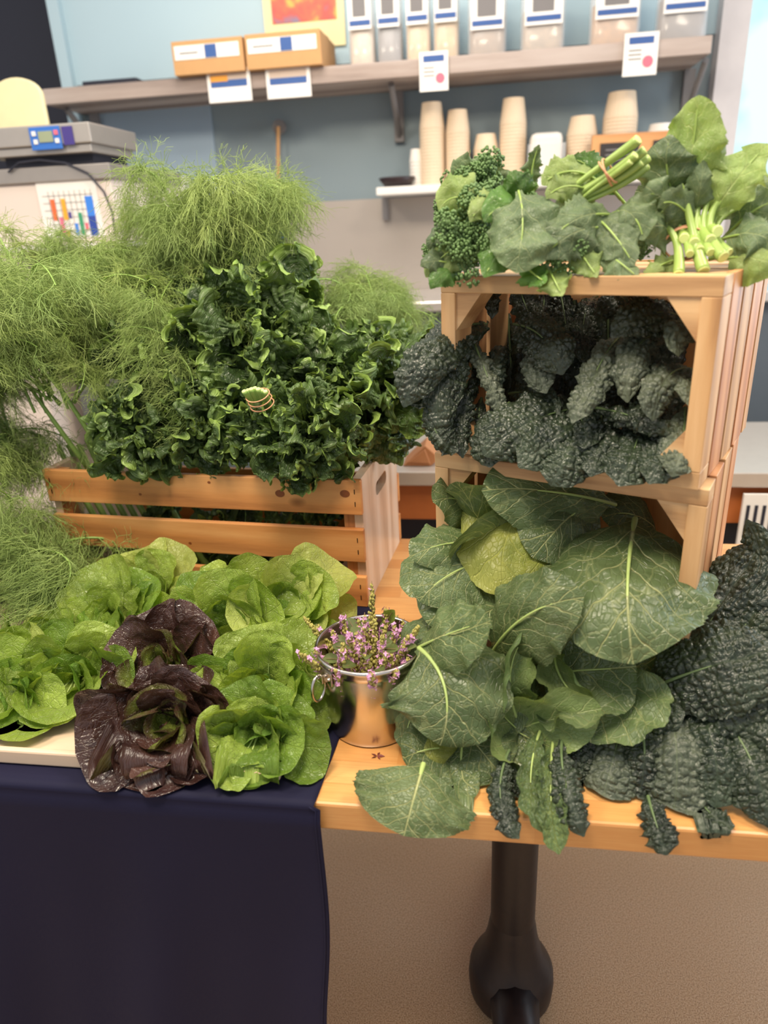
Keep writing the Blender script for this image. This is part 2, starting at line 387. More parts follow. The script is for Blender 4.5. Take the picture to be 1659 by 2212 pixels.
# ================================================================ the pail
K = NT('polished_pail_steel'); n_ = K.noise(K.coord('Object', (5, 5, 5)), 8, 4)
K.p(Base_Color=lin(205, 198, 190), Metallic=1.0, Roughness=K.rng(n_, .3, .7, .16, .26)); M_pail = K.m
PC = np.array([-.163, .848, TZ])
def pail():
    t = thing('metal_pail', 'small polished steel pail full of pink flowering herbs', 'pail', tuple(PC+(0, 0, .0)))
    h = .132; r0, r1 = .065, .074
    prof = [(.0, .004), (r0-.006, .003), (r0-.002, 0), (r0, .003)]+[(r0+(r1-r0)*q, .003+(h-.003)*q) for q in np.linspace(.05, .97, 10)]
    prof += [(r1+.001, h-.004), (r1+.0035, h-.003), (r1+.0042, h), (r1+.003, h+.0028), (r1, h+.003), (r1-.001, h)]
    prof += [(r0+(r1-r0)*q-.0012, .004+(h-.004)*q) for q in np.linspace(.97, .0, 8)]+[(0, .0055)]
    MB().lathe(prof, n=72).build('pail_body', M_pail, t, smooth=True)
    for side, a in ((0, math.radians(222)), (1, math.radians(42))):
        d = np.array([math.cos(a), math.sin(a), 0]); s = np.array([-d[1], d[0], 0]); c = d*(r1-.001)+np.array([0, 0, h-.022])
        M = np.stack([s, d, [0, 0, 1]], 1)
        mb = MB().box(c, (.034, .003, .020), M); mb.box(c+d*.005+(0, 0, .0), (.014, .010, .014), M)
        mb.tube([c+s*.012+d*.001, c+s*.012+d*.004], [.003, .002], 8); mb.tube([c-s*.012+d*.001, c-s*.012+d*.004], [.003, .002], 8)
        mb.build('handle_lug', M_pail, t, bevel=.001)
    # folded bail handle resting on the front left of the pail
    a0, a1 = math.radians(222), math.radians(42)
    pts = []
    for q in np.linspace(0, 1, 40):
        a = a0-q*PI   # sweeps round the left and back
        rr = r1+.010+.018*math.sin(q*PI)
        pts.append((rr*math.cos(a), rr*math.sin(a), h-.022-.030*math.sin(q*PI)))
    MB().tube(pts, .0018, 8).build('bail_handle', M_pail, t, smooth=True)
    d = np.array([math.cos(a0), math.sin(a0), 0]); s = np.array([-d[1], d[0], 0]); c = d*(r1+.012)+np.array([0, 0, h-.038])
    ring = [c+(s*.35+d*.9)*.014*math.cos(q)+np.array([0, 0, .020])*math.sin(q) for q in np.linspace(0, 2*PI, 25)]
    MB().tube(ring, .0022, 8, caps=False).build('ring', M_pail, t, smooth=True)
    return t
pail()
# ================================================================ behind the table
def pbox(x0, y0, x1, y1, Yf, depth):
    """a box of the given depth whose front face spans two pixel corners at distance Yf"""
    a = at(x0, y0, Yf); b = at(x1, y1, Yf)
    X0, X1 = sorted((a[0], b[0])); Z0, Z1 = sorted((a[2], b[2]))
    return (X0, X1, Z0, Z1)
M_shelfw = wood('weathered_shelf_board', lin(110, 92, 84), lin(160, 142, 132), lin(190, 176, 168), 0, .5, .6, knots=False)
M_white = flat('white_plastic', lin(228, 224, 218), .45, noise=.03)
M_paper = flat('white_card', lin(236, 232, 226), .7, noise=.02)
M_blue = flat('print_blue', lin(52, 88, 150), .6); M_pink = flat('print_pink', lin(232, 110, 130), .6)
M_ora = flat('print_orange', lin(232, 160, 60), .6); M_cardb = flat('cardboard', lin(196, 150, 100), .75)
M_greyt = flat('print_grey', lin(120, 116, 116), .6)
def bx(name, mat, X0, X1, Y0, Y1, Z0, Z1, parent=None, bevel=0, **tags):
    o = MB().box(((X0+X1)/2, (Y0+Y1)/2, (Z0+Z1)/2), (X1-X0, Y1-Y0, Z1-Z0)).build(name, mat, parent, bevel=bevel, **tags)
    if parent is not None: o.matrix_parent_inverse = Matrix.Translation(-Vector(parent.location))
    return o
SY = 3.0                                   # shelf front
a = at(90, 190, SY); b = at(1540, 78, SY); zsh = (a[2]+b[2])/2
sh = thing('wall_shelf', 'long weathered grey board shelf high on the blue wall', 'shelf', ((a[0]+b[0])/2, YW, zsh))
bx('shelf_board', M_shelfw, a[0], b[0], SY, YW, zsh-.055, zsh, sh, .003)
for px in (205, 862, 1480):
    X = at(px, 230, YW)[0]
    bx('bracket', M_greyt, X-.02, X+.02, YW-.03, YW-.004, zsh-.24, zsh-.055, sh)
    m = MB().tube([(X, YW-.02, zsh-.22), (X, SY+.06, zsh-.065)], .012, 8).build('bracket_arm', M_greyt, sh); m.matrix_parent_inverse = Matrix.Translation(-Vector(sh.location))
def shelf_x(px, py=100, Y=SY): return at(px, py, Y)[0]
# long cartons
for (x0, x1, yt, lab) in ((377, 530, 84, 'kraft carton at the left end of the shelf goods, blue and white label'),
                          (535, 742, 66, 'larger kraft carton between the smaller carton and the poster')):
    X0, X1 = shelf_x(x0), shelf_x(x1-(0 if x0 < 400 else 45)); top = at((x0+x1)/2, yt, SY-.03)[2]
    t = thing('cardboard_box', lab, 'box', ((X0+X1)/2, SY+.1, zsh)); Y0 = SY-.035; Y1 = SY+.24
    bx('carton', M_cardb, X0, X1, Y0, Y1, zsh+.001, top, t, .002)
    h = top-zsh
    bx('label_strip', M_paper, X0+.01, X1-.015, Y0-.002, Y0, zsh+.45*h, zsh+.86*h, t)
    xm = X0+(X1-X0)*.55
    bx('label_mark', M_blue, xm-.022, xm+.022, Y0-.004, Y0-.002, zsh+.47*h, zsh+.84*h, t)
    bx('print_line', M_greyt, X0+.03, xm-.05, Y0-.003, Y0-.002, zsh+.62*h, zsh+.66*h, t)
    bx('tape', flat('tape', lin(178, 134, 86), .5), X0, X1, (Y0+Y1)/2-.025, (Y0+Y1)/2+.025, top, top+.001, t)
# shelf price cards
for px, py, w_, h_, kind, lab in ((495, 184, .17, .11, 'o', 'white shelf card with orange and blue bands, under smaller carton'),
                             (623, 178, .17, .10, 'b', 'white shelf card with one blue band, under larger carton'),
                             (937, 154, .105, .125, 'p', 'white price card with pink spot, below the middle bags'),
                             (1384, 117, .115, .13, 'p', 'white price card with pink spot, at right end of shelf')):
    P = at(px, py, SY-.01); X, Z = P[0], P[2]
    t = thing('price_card', lab, 'sign', (X, SY-.008, Z)); Y0, Y1 = SY-.010, SY-.007
    bx('card', M_paper, X-w_/2, X+w_/2, Y0, Y1, Z-h_/2, Z+h_/2, t)
    if kind == 'p':
        bx('heading_band', M_blue, X-w_*.36, X+w_*.36, Y0-.001, Y0, Z+h_*.24, Z+h_*.40, t)
        m = MB().tube([(X+w_*.22, Y0-.001, Z-h_*.18), (X+w_*.22, Y0, Z-h_*.18)], w_*.16, 16).build('price_spot', M_pink, t); m.matrix_parent_inverse = Matrix.Translation(-Vector(t.location))
        for q in (.08, -.02, -.12): bx('print_line', M_greyt, X-w_*.36, X+w_*.02, Y0-.001, Y0, Z+h_*q, Z+h_*(q+.03), t)
    else:
        bx('heading_band', M_blue, X-w_*.42, X+w_*.42, Y0-.001, Y0, Z+h_*(-.05), Z+h_*.16, t)
        bx('card_picture', flat('print_tan', lin(196, 176, 160), .6), X-w_*.42, X+w_*.42, Y0-.001, Y0, Z+h_*.17, Z+h_*.42, t)
        if kind == 'o': bx('accent_band', M_ora, X-w_*.42, X-w_*.02, Y0-.002, Y0-.001, Z+h_*.12, Z+h_*.30, t)
# bags of dried goods
bagcols = [(lin(205, 180, 150), 'pale nuts'), (lin(110, 98, 96), 'dark seeds'), (lin(214, 176, 110), 'yellow flakes'), (lin(206, 166, 92), 'golden flakes'),
           (lin(150, 118, 84), 'brown nuts'), (lin(176, 150, 120), 'mixed nuts'), (lin(190, 140, 80), 'amber fruit'), (lin(120, 104, 96), 'dark dried fruit')]
rngb = random.Random(5)
glass = NT('clear_bag_film'); glass.p(Base_Color=(.9, .9, .9, 1), Roughness=.12, Alpha=.35); M_film = glass.m
nth = ['first', 'second', 'third', 'fourth', 'fifth', 'sixth', 'seventh', 'eighth']
for i, (xa, xb) in enumerate(((750, 808), (812, 868), (874, 930), (934, 992), (1010, 1095), (1125, 1222), (1275, 1385), (1420, 1530))):
    X0, X1 = shelf_x(xa, 60, SY+.08), shelf_x(xb, 60, SY+.08); X = (X0+X1)/2; w_ = X1-X0; h_ = .26
    t = thing('snack_bag', 'clear bag of %s, %s from the left on the shelf' % (bagcols[i][1], nth[i]), 'bag', (X, SY+.12, zsh), 0, 'bags of dried goods on the shelf')
    prof = [(.0, .045), (.1, .05), (.4, .042), (.8, .02), (1, .004)]
    P = []
    for q in np.linspace(0, 1, 10):
        d = np.interp(q, [p_[0] for p_ in prof], [p_[1] for p_ in prof]); row_ = []
        for th in np.arange(20)*2*PI/20:
            c_, s_ = math.cos(th), math.sin(th)
            row_.append((X+w_/2*np.sign(c_)*abs(c_)**.5, SY+.12+d*np.sign(s_)*abs(s_)**.6, zsh+.002+q*h_))
        P.append(row_)
    P = np.array(P); ctr = np.array([X, SY+.12, 0])
    o = MB().grid(P, wrap=True).build('bag_film', M_film, t, smooth=True); o.matrix_parent_inverse = Matrix.Translation(-Vector(t.location))
    Pi = P[:6].copy(); Pi[:, :, :2] = ctr[:2]+(Pi[:, :, :2]-ctr[:2])*.9; Pi[:, :, 2] = zsh+.004+(Pi[:, :, 2]-zsh)*.9
    top = np.tile(np.array([[X, SY+.12, Pi[-1, 0, 2]+.004]]), (20, 1))[None]
    cn = flat('bag_contents_%d' % i, bagcols[i][0], .6, noise=.5, nscale=70, bump=.6)
    o = MB().grid(np.concatenate([Pi, top]), wrap=True).build('contents', cn, t, smooth=True); o.matrix_parent_inverse = Matrix.Translation(-Vector(t.location))
    zl = zsh+h_*(.46 if i < 4 else .33); Yl = SY+.12-.052
    bx('bag_label', M_paper, X-w_*.42, X+w_*.42, Yl-.002, Yl, zl, zl+h_*.52, t)
    bx('label_band', M_blue, X-w_*.38, X+w_*.38, Yl-.004, Yl-.002, zl+.012, zl+.028, t)
    bx('label_picture', M_greyt, X-w_*.25, X+w_*.22, Yl-.003, Yl-.002, zl+.04, zl+.10, t)
# poster
A_ = at(572, 55, YW-.02); B_ = at(745, 52, YW-.02)
t = thing('wall_poster', 'cream-bordered abstract poster in red, yellow and blue on the wall', 'poster', ((A_[0]+B_[0])/2, YW-.02, A_[2]))
bx('poster_sheet', flat('poster_cream', lin(236, 222, 170), .6), A_[0], B_[0], YW-.024, YW-.02, A_[2]-.09, A_[2]+.5, t)
K = NT('poster_paint'); n_ = K.n('ShaderNodeTexVoronoi'); K.set(n_.inputs['Vector'], K.coord('Object', (1, 1, 1))); n_.inputs['Scale'].default_value = 14
n2 = K.noise(K.coord('Object'), 9, 3)
K.p(Base_Color=K.ramp(n2, [(.3, lin(120, 130, 160)), (.42, lin(196, 92, 84)), (.52, lin(214, 110, 84)), (.6, lin(220, 180, 90)), (.72, lin(120, 150, 110))]), Roughness=.6)
bx('painting', K.m, A_[0]+.035, B_[0]-.03, YW-.027, YW-.024, A_[2]+.0, A_[2]+.44, t)
# small shelf with stacked cups
a = at(812, 405, SY+.05); b = at(1500, 372, SY+.05); zc = a[2]
t = thing('small_shelf', 'narrow white ledge on the wall under the stacked cups', 'shelf', (a[0]+.5, YW, zc))
bx('ledge', M_white, a[0], b[0], SY+.05, YW-.027, zc-.03, zc, t, .004)
X = at(835, 450, YW)[0]; bx('bracket', M_greyt, X-.012, X+.012, YW-.05, YW-.026, zc-.12, zc-.03, t)
M_cup = flat('paper_cup', lin(222, 200, 172), .6, noise=.04); M_cupw = flat('white_cup', lin(226, 220, 212), .5, noise=.04)
cups = [(903, 932, 396, 322, 'white', 'short stack of small white cups at the left end of the ledge'), (935, 48, 392, 222, 'k', 'tall stack of paper cups, first of the kraft stacks'),
        (989, 46, 390, 238, 'k', 'tall stack of paper cups between two taller stacks'), (1049, 46, 388, 290, 'k', 'shortest stack of kraft paper cups on the ledge'),
        (1106, 50, 386, 213, 'k', 'narrow tallest stack of paper cups in the middle of the ledge'), (1252, 56, 380, 252, 'k', 'stack of paper cups left of the framed slate boards'),
        (1337, 62, 300, 200, 'k', 'stack of paper cups standing behind the framed slate boards'), (1425, 50, 300, 268, 'white', 'low white cup stack at the right above the slate boards')]
for i, (px, wp, yb, yt, kd, lab) in enumerate(cups):
    if i == 0: wp = 26; px = 900
    Yc = SY+.16; base = at(px, yb, Yc); X = base[0]; Z0 = zc+.001 if i < 6 else zc+.001; Z1 = at(px, yt, Yc)[2]
    r = wp/2/FPX*Yc*.98; nrim = max(3, int((Z1-Z0)/.016)); prof = [(r, 0)]
    for q in range(nrim):
        z0 = (Z1-Z0)*q/nrim*.72; rr = r; prof += [(rr, z0), (rr+.002, z0+.004), (rr, z0+.008)]
    prof += [(r*1.0, (Z1-Z0)*.72), (r*.78, Z1-Z0), (0, Z1-Z0)]
    o = MB().lathe(prof, (0, 0, 0), 24).build('cup_stack', M_cup if kd == 'k' else M_cupw, None, smooth=False)
    o.location = (X, Yc, Z0); o['label'] = lab; o['category'] = 'cups'; o['group'] = 'stacked cups on the ledge'
# tub of lids, dark bowl, slate boards
P = at(1178, 350, SY+.12); t = thing('plastic_tub', 'clear tub holding white lids between two cup stacks', 'tub', (P[0], SY+.14, zc))
bx('tub', M_film, P[0]-.07, P[0]+.07, SY+.07, SY+.2, zc+.001, zc+.12, t)
bx('lids', M_cupw, P[0]-.06, P[0]+.06, SY+.08, SY+.19, zc+.003, zc+.16, t, .02)
P = at(857, 380, SY+.12); o = MB().lathe([(0, .0), (.05, .0), (.075, .03), (.072, .034), (.05, .008), (0, .006)], n=32).build('small_bowl', flat('dark_bowl', lin(44, 30, 34), .4), smooth=True)
o.location = (P[0], SY+.13, zc+.002); o['label'] = 'small dark bowl at the left end of the white ledge'; o['category'] = 'bowl'
M_frame = wood('menu_frame_wood', lin(150, 90, 48), lin(198, 136, 84), lin(216, 164, 110), 0, .8, .5, knots=False); M_slate = flat('slate_black', lin(44, 38, 38), .6)
A_ = at(1280, 292, SY+.04); B_ = at(1450, 372, SY+.04)
t = thing('framed_board', 'wooden frame holding dark slate panels in front of the cups', 'sign', ((A_[0]+B_[0])/2, SY+.05, zc))
bx('board_frame', M_frame, A_[0], B_[0], SY+.04, SY+.07, zc+.001, A_[2], t, .003)
mx = A_[0]+(B_[0]-A_[0])*.68
bx('slate_panel', M_slate, A_[0]+.03, mx-.03, SY+.036, SY+.04, zc+.02, A_[2]-.03, t)
bx('slate_panel', M_slate, mx+.02, B_[0]-.02, SY+.036, SY+.04, zc+.02, A_[2]-.03, t)
for q in (.3, .5, .7): bx('chalk_line', M_greyt, A_[0]+.05, mx-.06, SY+.034, SY+.036, zc+.02+(A_[2]-zc-.05)*q, zc+.025+(A_[2]-zc-.05)*q, t)
# stainless backsplash and counters
zt = at(760, 432, YW-.02)[2]; zb = at(760, 640, YW-.02)[2]; XL = at(560, 500, YW)[0]; XR = at(1600, 500, YW)[0]
bs = MB().box(((XL+XR)/2, YW-.015, (zt+zb)/2), (XR-XL, .02, zt-zb)).build('steel_backsplash', flat('pale_steel_sheet', lin(176, 166, 158), .38, .35, noise=.15, nscale=2), None)
bs['label'] = 'pale stainless steel splashback sheet along the wall above the counter'; bs['category'] = 'splashback'; bs.location = (0, 0, 0)
z0 = at(800, 655, 2.75)[2]; XL = at(520, 655, 2.75)[0]
t = thing('steel_counter', 'stainless steel work counter along the back wall', 'counter', (0, 3.0, 0))
bx('counter_top', flat('steel_top', lin(205, 200, 196), .3, .6), XL, wr+.6, 2.75, YW-.03, z0-.04, z0, t, .006)
bx('counter_front', flat('dark_slate_blue', lin(84, 92, 100), .6), XL+.02, wr+.55, 2.80, YW-.03, .12, z0-.04, t)
for X in (XL+.05, -.1, wr+.4): bx('leg', M_steel, X-.02, X+.02, 2.82, 2.86, 0, .12, t)
# orange bench front with metal edge behind the table
z1 = at(905, 1020, 1.85)[2]; z2 = at(905, 1050, 1.85)[2]; z3 = at(905, 1130, 1.85)[2]
t = thing('wooden_bench', 'orange wooden bench with a pale metal edge behind the table', 'bench', (0, 2.0, 0))
bx('metal_edge', flat('bench_edge_metal', lin(190, 180, 170), .35, .4), -.62, 2.3, 1.85, 2.35, z2, z1, t, .003)
bx('front_panel', flat('bench_orange_wood', lin(176, 100, 48), .5, noise=.1), -.60, 2.25, 1.88, 2.3, z3, z2, t)
bx('plinth', M_navy, -.58, 2.2, 1.95, 2.3, 0.0, z3, t)
# white radiator grille at the far right
P = at(1640, 1110, 1.83)
t = thing('vent_grille', 'small white slotted grille on the orange bench at the far right', 'grille', (P[0], 1.845, P[2]))
bx('grille_plate', M_white, P[0]-.04, P[0]+.3, 1.84, 1.85, P[2]-.10, P[2]+.05, t)
for k in range(16): bx('slot', M_navy, P[0]-.03+k*.02, P[0]-.022+k*.02, 1.838, 1.84, P[2]-.07, P[2]+.02, t)
# white prep cabinet with chart, scale on top
CY = 2.35
A_ = at(-200, 400, CY); B_ = at(232, 352, CY); zt = B_[2]; zb = at(262, 522, CY)[2]; XL, XR = A_[0]-.2, B_[0]
t = thing('prep_cabinet', 'white cabinet with steel top edge and colour chart below the scale', 'cabinet', ((XL+XR)/2, CY+.3, 0))
M_cab = flat('cabinet_cream_white', lin(224, 210, 200), .45, noise=.03, nscale=4)
bx('cabinet_body', M_cab, XL, XR, CY, CY+.55, zb, zt-.045, t, .004)
bx('steel_top', flat('steel_edge', lin(165, 158, 152), .35, .5), XL-.01, XR+.01, CY-.012, CY+.56, zt-.045, zt, t, .003)
bx('lower_ledge', M_white, XL, XR+.02, CY-.03, CY+.5, zb-.016, zb, t)
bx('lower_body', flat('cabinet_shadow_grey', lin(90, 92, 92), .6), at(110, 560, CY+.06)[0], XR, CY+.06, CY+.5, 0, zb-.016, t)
bx('lower_white_side', M_cab, XL, at(62, 640, CY)[0], CY-.02, CY+.5, 0, zb-.016, t)
# chart
P0 = at(62, 375, CY-.01); P1 = at(178, 375, CY-.01); P2 = at(130, 515, CY-.01)
w_ = P1[0]-P0[0]; zt_, zb_ = P0[2], P2[2]
cx0 = P0[0]+.012
t = thing('wall_chart', 'white calendar chart with coloured bars taped to the cabinet', 'chart', (cx0+w_/2, CY-.004, (zt_+zb_)/2))
bx('chart_sheet', M_paper, cx0, cx0+w_*1.12, CY-.005, CY-.001, zb_, zt_, t)
bars = [(.22, .30, .28, .60, lin(232, 110, 60)), (.33, .40, .05, .32, lin(222, 110, 140)), (.42, .50, .28, .60, lin(240, 170, 50)), (.52, .57, .30, .40, lin(76, 60, 140)),
        (.60, .66, .04, .22, lin(60, 130, 220)), (.70, .77, .04, .38, lin(60, 150, 110)), (.80, .85, .12, .22, lin(230, 100, 120)), (.88, 1.02, .32, .62, lin(60, 130, 225)), (.88, 1.02, .02, .32, lin(44, 72, 160)),
        (.42, .48, .02, .12, lin(210, 190, 60))]
H_ = zt_-zb_
for i, (u0, u1, v0, v1, c) in enumerate(bars): bx('chart_bar', flat('chart_ink_%d' % i, c, .6), cx0+w_*u0, cx0+w_*u1, CY-.007, CY-.005, zb_+H_*v0, zb_+H_*v1, t)
for k in range(6): bx('chart_line', M_greyt, cx0+w_*.08, cx0+w_*1.04, CY-.0065, CY-.005, zb_+H_*(.1+.11*k), zb_+H_*(.1+.11*k)+.001, t)
for k in range(9): bx('chart_line', M_greyt, cx0+w_*(.2+.1*k), cx0+w_*(.2+.1*k)+.001, CY-.0065, CY-.005, zb_+H_*.04, zb_+H_*.72, t)
bx('chart_title', M_greyt, cx0+w_*.15, cx0+w_*.9, CY-.0065, CY-.005, zt_-.025, zt_-.016, t)
# cable
pts = []
for (x, y) in ((18, 372), (40, 352), (85, 346), (140, 352), (190, 375), (225, 415), (243, 460), (249, 512)): pts.append(at(x, y, CY-.02))
pts = np.array(pts); tt = np.linspace(0, len(pts)-1, 50); P = np.stack([np.interp(tt, range(len(pts)), pts[:, k]) for k in range(3)], 1)
o = MB().tube(P, .0035, 6).build('power_cable', M_navy, smooth=True); rebase(o, P[0]); o['label'] = 'dark cable looping down over the front of the white cabinet'; o['category'] = 'cable'
# scale
SCY = 2.33
A_ = at(-60, 262, SCY); B_ = at(190, 262, SCY); Z1 = B_[2]; Z0 = at(180, 328, SCY)[2]
t = thing('digital_scale', 'steel bench scale with blue display panel on the cabinet', 'scale', ((A_[0]+B_[0])/2, SCY+.1, zt))
M_sc = flat('scale_steel', lin(176, 170, 164), .35, .5)
bx('weigh_pan', M_sc, A_[0], B_[0], SCY, SCY+.32, Z0+(Z1-Z0)*.30, Z1, t, .004)
bx('pan_lower', M_sc, A_[0], B_[0]-.01, SCY+.01, SCY+.3, Z0, Z0+(Z1-Z0)*.30, t, .003)
zcab = at(232, 352, CY)[2]
bx('scale_base', M_navy, A_[0]+.05, B_[0]-.03, SCY+.05, SCY+.28, zcab+.001, Z0, t)
D0 = at(60, 276, SCY-.004); D1 = at(136, 321, SCY-.004)
bx('display_panel', flat('panel_blue', lin(52, 110, 196), .4), D0[0], D1[0], SCY-.005, SCY-.001, D1[2], D0[2], t, .0015)
dw, dh = D1[0]-D0[0], D0[2]-D1[2]
bx('lcd', flat('lcd_green', lin(150, 160, 132), .3), D0[0]+dw*.3, D0[0]+dw*.76, SCY-.008, SCY-.005, D1[2]+dh*.32, D1[2]+dh*.80, t)
for u, v, c in ((.16, .72, M_paper), (.18, .36, M_paper), (.88, .72, M_pink), (.88, .36, M_paper)):
    bx('button', c, D0[0]+dw*(u-.06), D0[0]+dw*(u+.06), SCY-.008, SCY-.005, D1[2]+dh*(v-.1), D1[2]+dh*(v+.1), t)
bx('sticker', flat('sticker_purple', lin(64, 52, 130), .5), D1[0]+dw*.06, D1[0]+dw*.4, SCY-.004, SCY-.001, D1[2]+dh*.15, D1[2]+dh*.95, t)
# cream scoop or lid behind the scale
P = at(68, 300, SCY+.4); R_ = .085
o = MB(); o.tube([(P[0], SCY+.40, P[2]-.0), (P[0], SCY+.43, P[2])], 1, 8)
o = MB(); poly = []
for q in np.linspace(0, PI, 14): poly.append((.098*math.cos(q), .13+.06*math.sin(q)))
poly = [(.098, -.13)]+poly+[(-.098, -.13)]
vsx = [(P[0]+x, SCY+.36, P[2]+z) for x, z in poly]+[(P[0]+x, SCY+.38, P[2]+z) for x, z in poly]; n = len(poly)
o.add(vsx, [tuple(range(n))[::-1], tuple(range(n, 2*n))]+[(i, (i+1) % n, n+(i+1) % n, n+i) for i in range(n)])
o = o.build('round_top_board', flat('cream_board', lin(240, 226, 178), .5), bevel=.006); rebase(o, (P[0], SCY+.37, zcab)); 
o['label'] = 'cream board with a rounded top standing behind the scale'; o['category'] = 'board'
# roll of white film on the back counter
P = at(270, 420, 3.22); o = MB().tube([(P[0]-.25, 3.22, P[2]), (P[0]+.30, 3.22, P[2])], .058, 28).build('paper_roll', M_white, smooth=False); rebase(o, (P[0], 3.22, P[2]-.058))
o['label'] = 'thick white paper roll mounted on the wall left of the fennel'; o['category'] = 'roll'
# hanging hook with bottle brush on the wall
P = at(605, 275, YW-.03); t = thing('wall_hook', 'small round hook on the wall above the fennel with cord', 'hook', tuple(P))
m = MB().tube([P, P+np.array([0, -.02, 0])], .028, 16).build('plate', M_greyt, t); m.matrix_parent_inverse = Matrix.Translation(-Vector(t.location))
Q = at(606, 520, YW-.06)
m = MB().tube([P+np.array([0, -.03, 0]), Q+np.array([0, 0, .1])], .008, 8).build('cord', M_cardb, t); m.matrix_parent_inverse = Matrix.Translation(-Vector(t.location))
m = MB().tube([Q+np.array([0, 0, .18]), Q-np.array([0, 0, .02])], .018, 12).build('blue_bottle', M_blue, t); m.matrix_parent_inverse = Matrix.Translation(-Vector(t.location))

# odds and ends
X0, X1 = shelf_x(165, 175), shelf_x(285, 170)
o = bx('flat_tray', M_navy, X0, X1, SY+.04, SY+.26, zsh+.001, zsh+.022, None, .004); rebase(o, ((X0+X1)/2, SY+.15, zsh))
o['label'] = 'flat dark tray lying at the left end of the high shelf'; o['category'] = 'tray'
P = at(905, 965, 1.93); vs = []; zb_ = z1+.001
prof = [(-.045, 0), (.035, 0), (.050, .012), (.048, .035), (.02, .060), (-.035, .010)]
for yy in (1.90, 1.99): vs += [(P[0]+x, yy, zb_+z) for x, z in prof]
n = len(prof); m = MB().add(vs, [tuple(range(n))[::-1], tuple(range(n, 2*n))]+[(i, (i+1) % n, n+(i+1) % n, n+i) for i in range(n)])
m.add([(P[0]-.03, 1.895, zb_+.012), (P[0]+.035, 1.895, zb_+.008), (P[0]+.02, 1.895, zb_+.05), (P[0]-.03, 1.899, zb_+.014), (P[0]+.035, 1.899, zb_+.01), (P[0]+.02, 1.899, zb_+.052)], [(0, 1, 2), (5, 4, 3), (0, 3, 4, 1), (1, 4, 5, 2), (2, 5, 3, 0)])
o = m.build('paper_bag', flat('kraft_paper', lin(176, 120, 78), .7), None, bevel=.002); rebase(o, (P[0], 1.94, zb_))
o['label'] = 'folded brown kraft paper bag on the bench between the crates'; o['category'] = 'bag'
p = onz(815, 1634, TZ); q_ = MB()
for k in range(5):
    a_ = k*1.3; d_ = np.array([math.cos(a_), math.sin(a_)*.7, .0]); s_ = np.array([-d_[1], d_[0], 0])
    b0 = p+np.array([0, 0, .001]); q_.add([b0, b0+d_*.005+s_*.002+(0, 0, .0015), b0+d_*.011, b0+d_*.005-s_*.002], [(0, 1, 2, 3)])
o = q_.build('herb_scrap', flat('dried_herb_red', lin(120, 50, 42), .6)); rebase(o, p); o['label'] = 'tiny dried red herb scrap on the bare table before the pail'; o['category'] = 'herb'
# ================================================================ leaves: numeric helpers
def hash2(ix, iy, seed):
    h = (ix.astype(np.int64)*374761393+iy.astype(np.int64)*668265263+seed*69069+1013904223) & 0xffffffff
    h = ((h ^ (h >> 13))*1274126177) & 0xffffffff
    return ((h ^ (h >> 16)) & 0xffffff)/float(0xffffff)
def vnoise(x, y, seed=0):
    ix, iy = np.floor(x), np.floor(y); fx, fy = x-ix, y-iy; ix = ix.astype(np.int64); iy = iy.astype(np.int64)
    fx = fx*fx*(3-2*fx); fy = fy*fy*(3-2*fy)
    a, b, c, d = hash2(ix, iy, seed), hash2(ix+1, iy, seed), hash2(ix, iy+1, seed), hash2(ix+1, iy+1, seed)
    return ((a*(1-fx)+b*fx)*(1-fy)+(c*(1-fx)+d*fx)*fy)*2-1
def fbm(x, y, seed=0, oct=3):
    s = 0; a = 1
    for i in range(oct): s = s+a*vnoise(x*2**i, y*2**i, seed+i*17); a *= .5
    return s
def worley(x, y, seed=0):
    """F1 and F2-F1 distances of a jittered grid"""
    ix, iy = np.floor(x).astype(np.int64), np.floor(y).astype(np.int64)
    f1 = np.full(x.shape, 9.0); f2 = np.full(x.shape, 9.0)
    for dx in (-1, 0, 1):
        for dy in (-1, 0, 1):
            px = ix+dx+.15+.7*hash2(ix+dx, iy+dy, seed); py = iy+dy+.15+.7*hash2(ix+dx, iy+dy, seed+91)
            d = np.hypot(x-px, y-py); n = d < f1
            f2 = np.where(n, f1, np.minimum(f2, d)); f1 = np.where(n, d, f1)
    return f1, f2-f1
def bez(P, n=70):
    P = np.asarray(P, float); t = np.linspace(0, 1, n)[:, None]
    if len(P) == 3: return (1-t)**2*P[0]+2*(1-t)*t*P[1]+t*t*P[2]
    if len(P) == 4: return (1-t)**3*P[0]+3*(1-t)**2*t*P[1]+3*(1-t)*t*t*P[2]+t**3*P[3]
    # Catmull-Rom through the points
    Q = np.vstack([2*P[0]-P[1], P, 2*P[-1]-P[-2]]); m = len(P)-1; out = []
    for u in np.linspace(0, m-1e-6, n):
        i = int(u); f = u-i; a, b, c, d = Q[i], Q[i+1], Q[i+2], Q[i+3]
        out.append(.5*((2*b)+(-a+c)*f+(2*a-5*b+4*c-d)*f*f+(-a+3*b-3*c+d)*f**3))
    return np.array(out)
def resample(C, n=90):
    d = np.r_[0, np.cumsum(np.linalg.norm(np.diff(C, axis=0), axis=1))]; t = np.linspace(0, d[-1], n)
    return np.stack([np.interp(t, d, C[:, k]) for k in range(3)], 1), d[-1]
def frames(C, face):
    T = np.gradient(C, axis=0); T /= np.linalg.norm(T, axis=1)[:, None]+1e-12
    n = len(C); m = n//2; N = np.zeros_like(C)
    face = np.asarray(face, float); c = face-T[m]*(face@T[m]); c /= np.linalg.norm(c)+1e-9; N[m] = c
    for rg in (range(m+1, n), range(m-1, -1, -1)):
        cur = c.copy()
        for i in rg:
            cur = cur-T[i]*(cur@T[i]); cur /= np.linalg.norm(cur)+1e-9; N[i] = cur
    return T, N, np.cross(T, N)
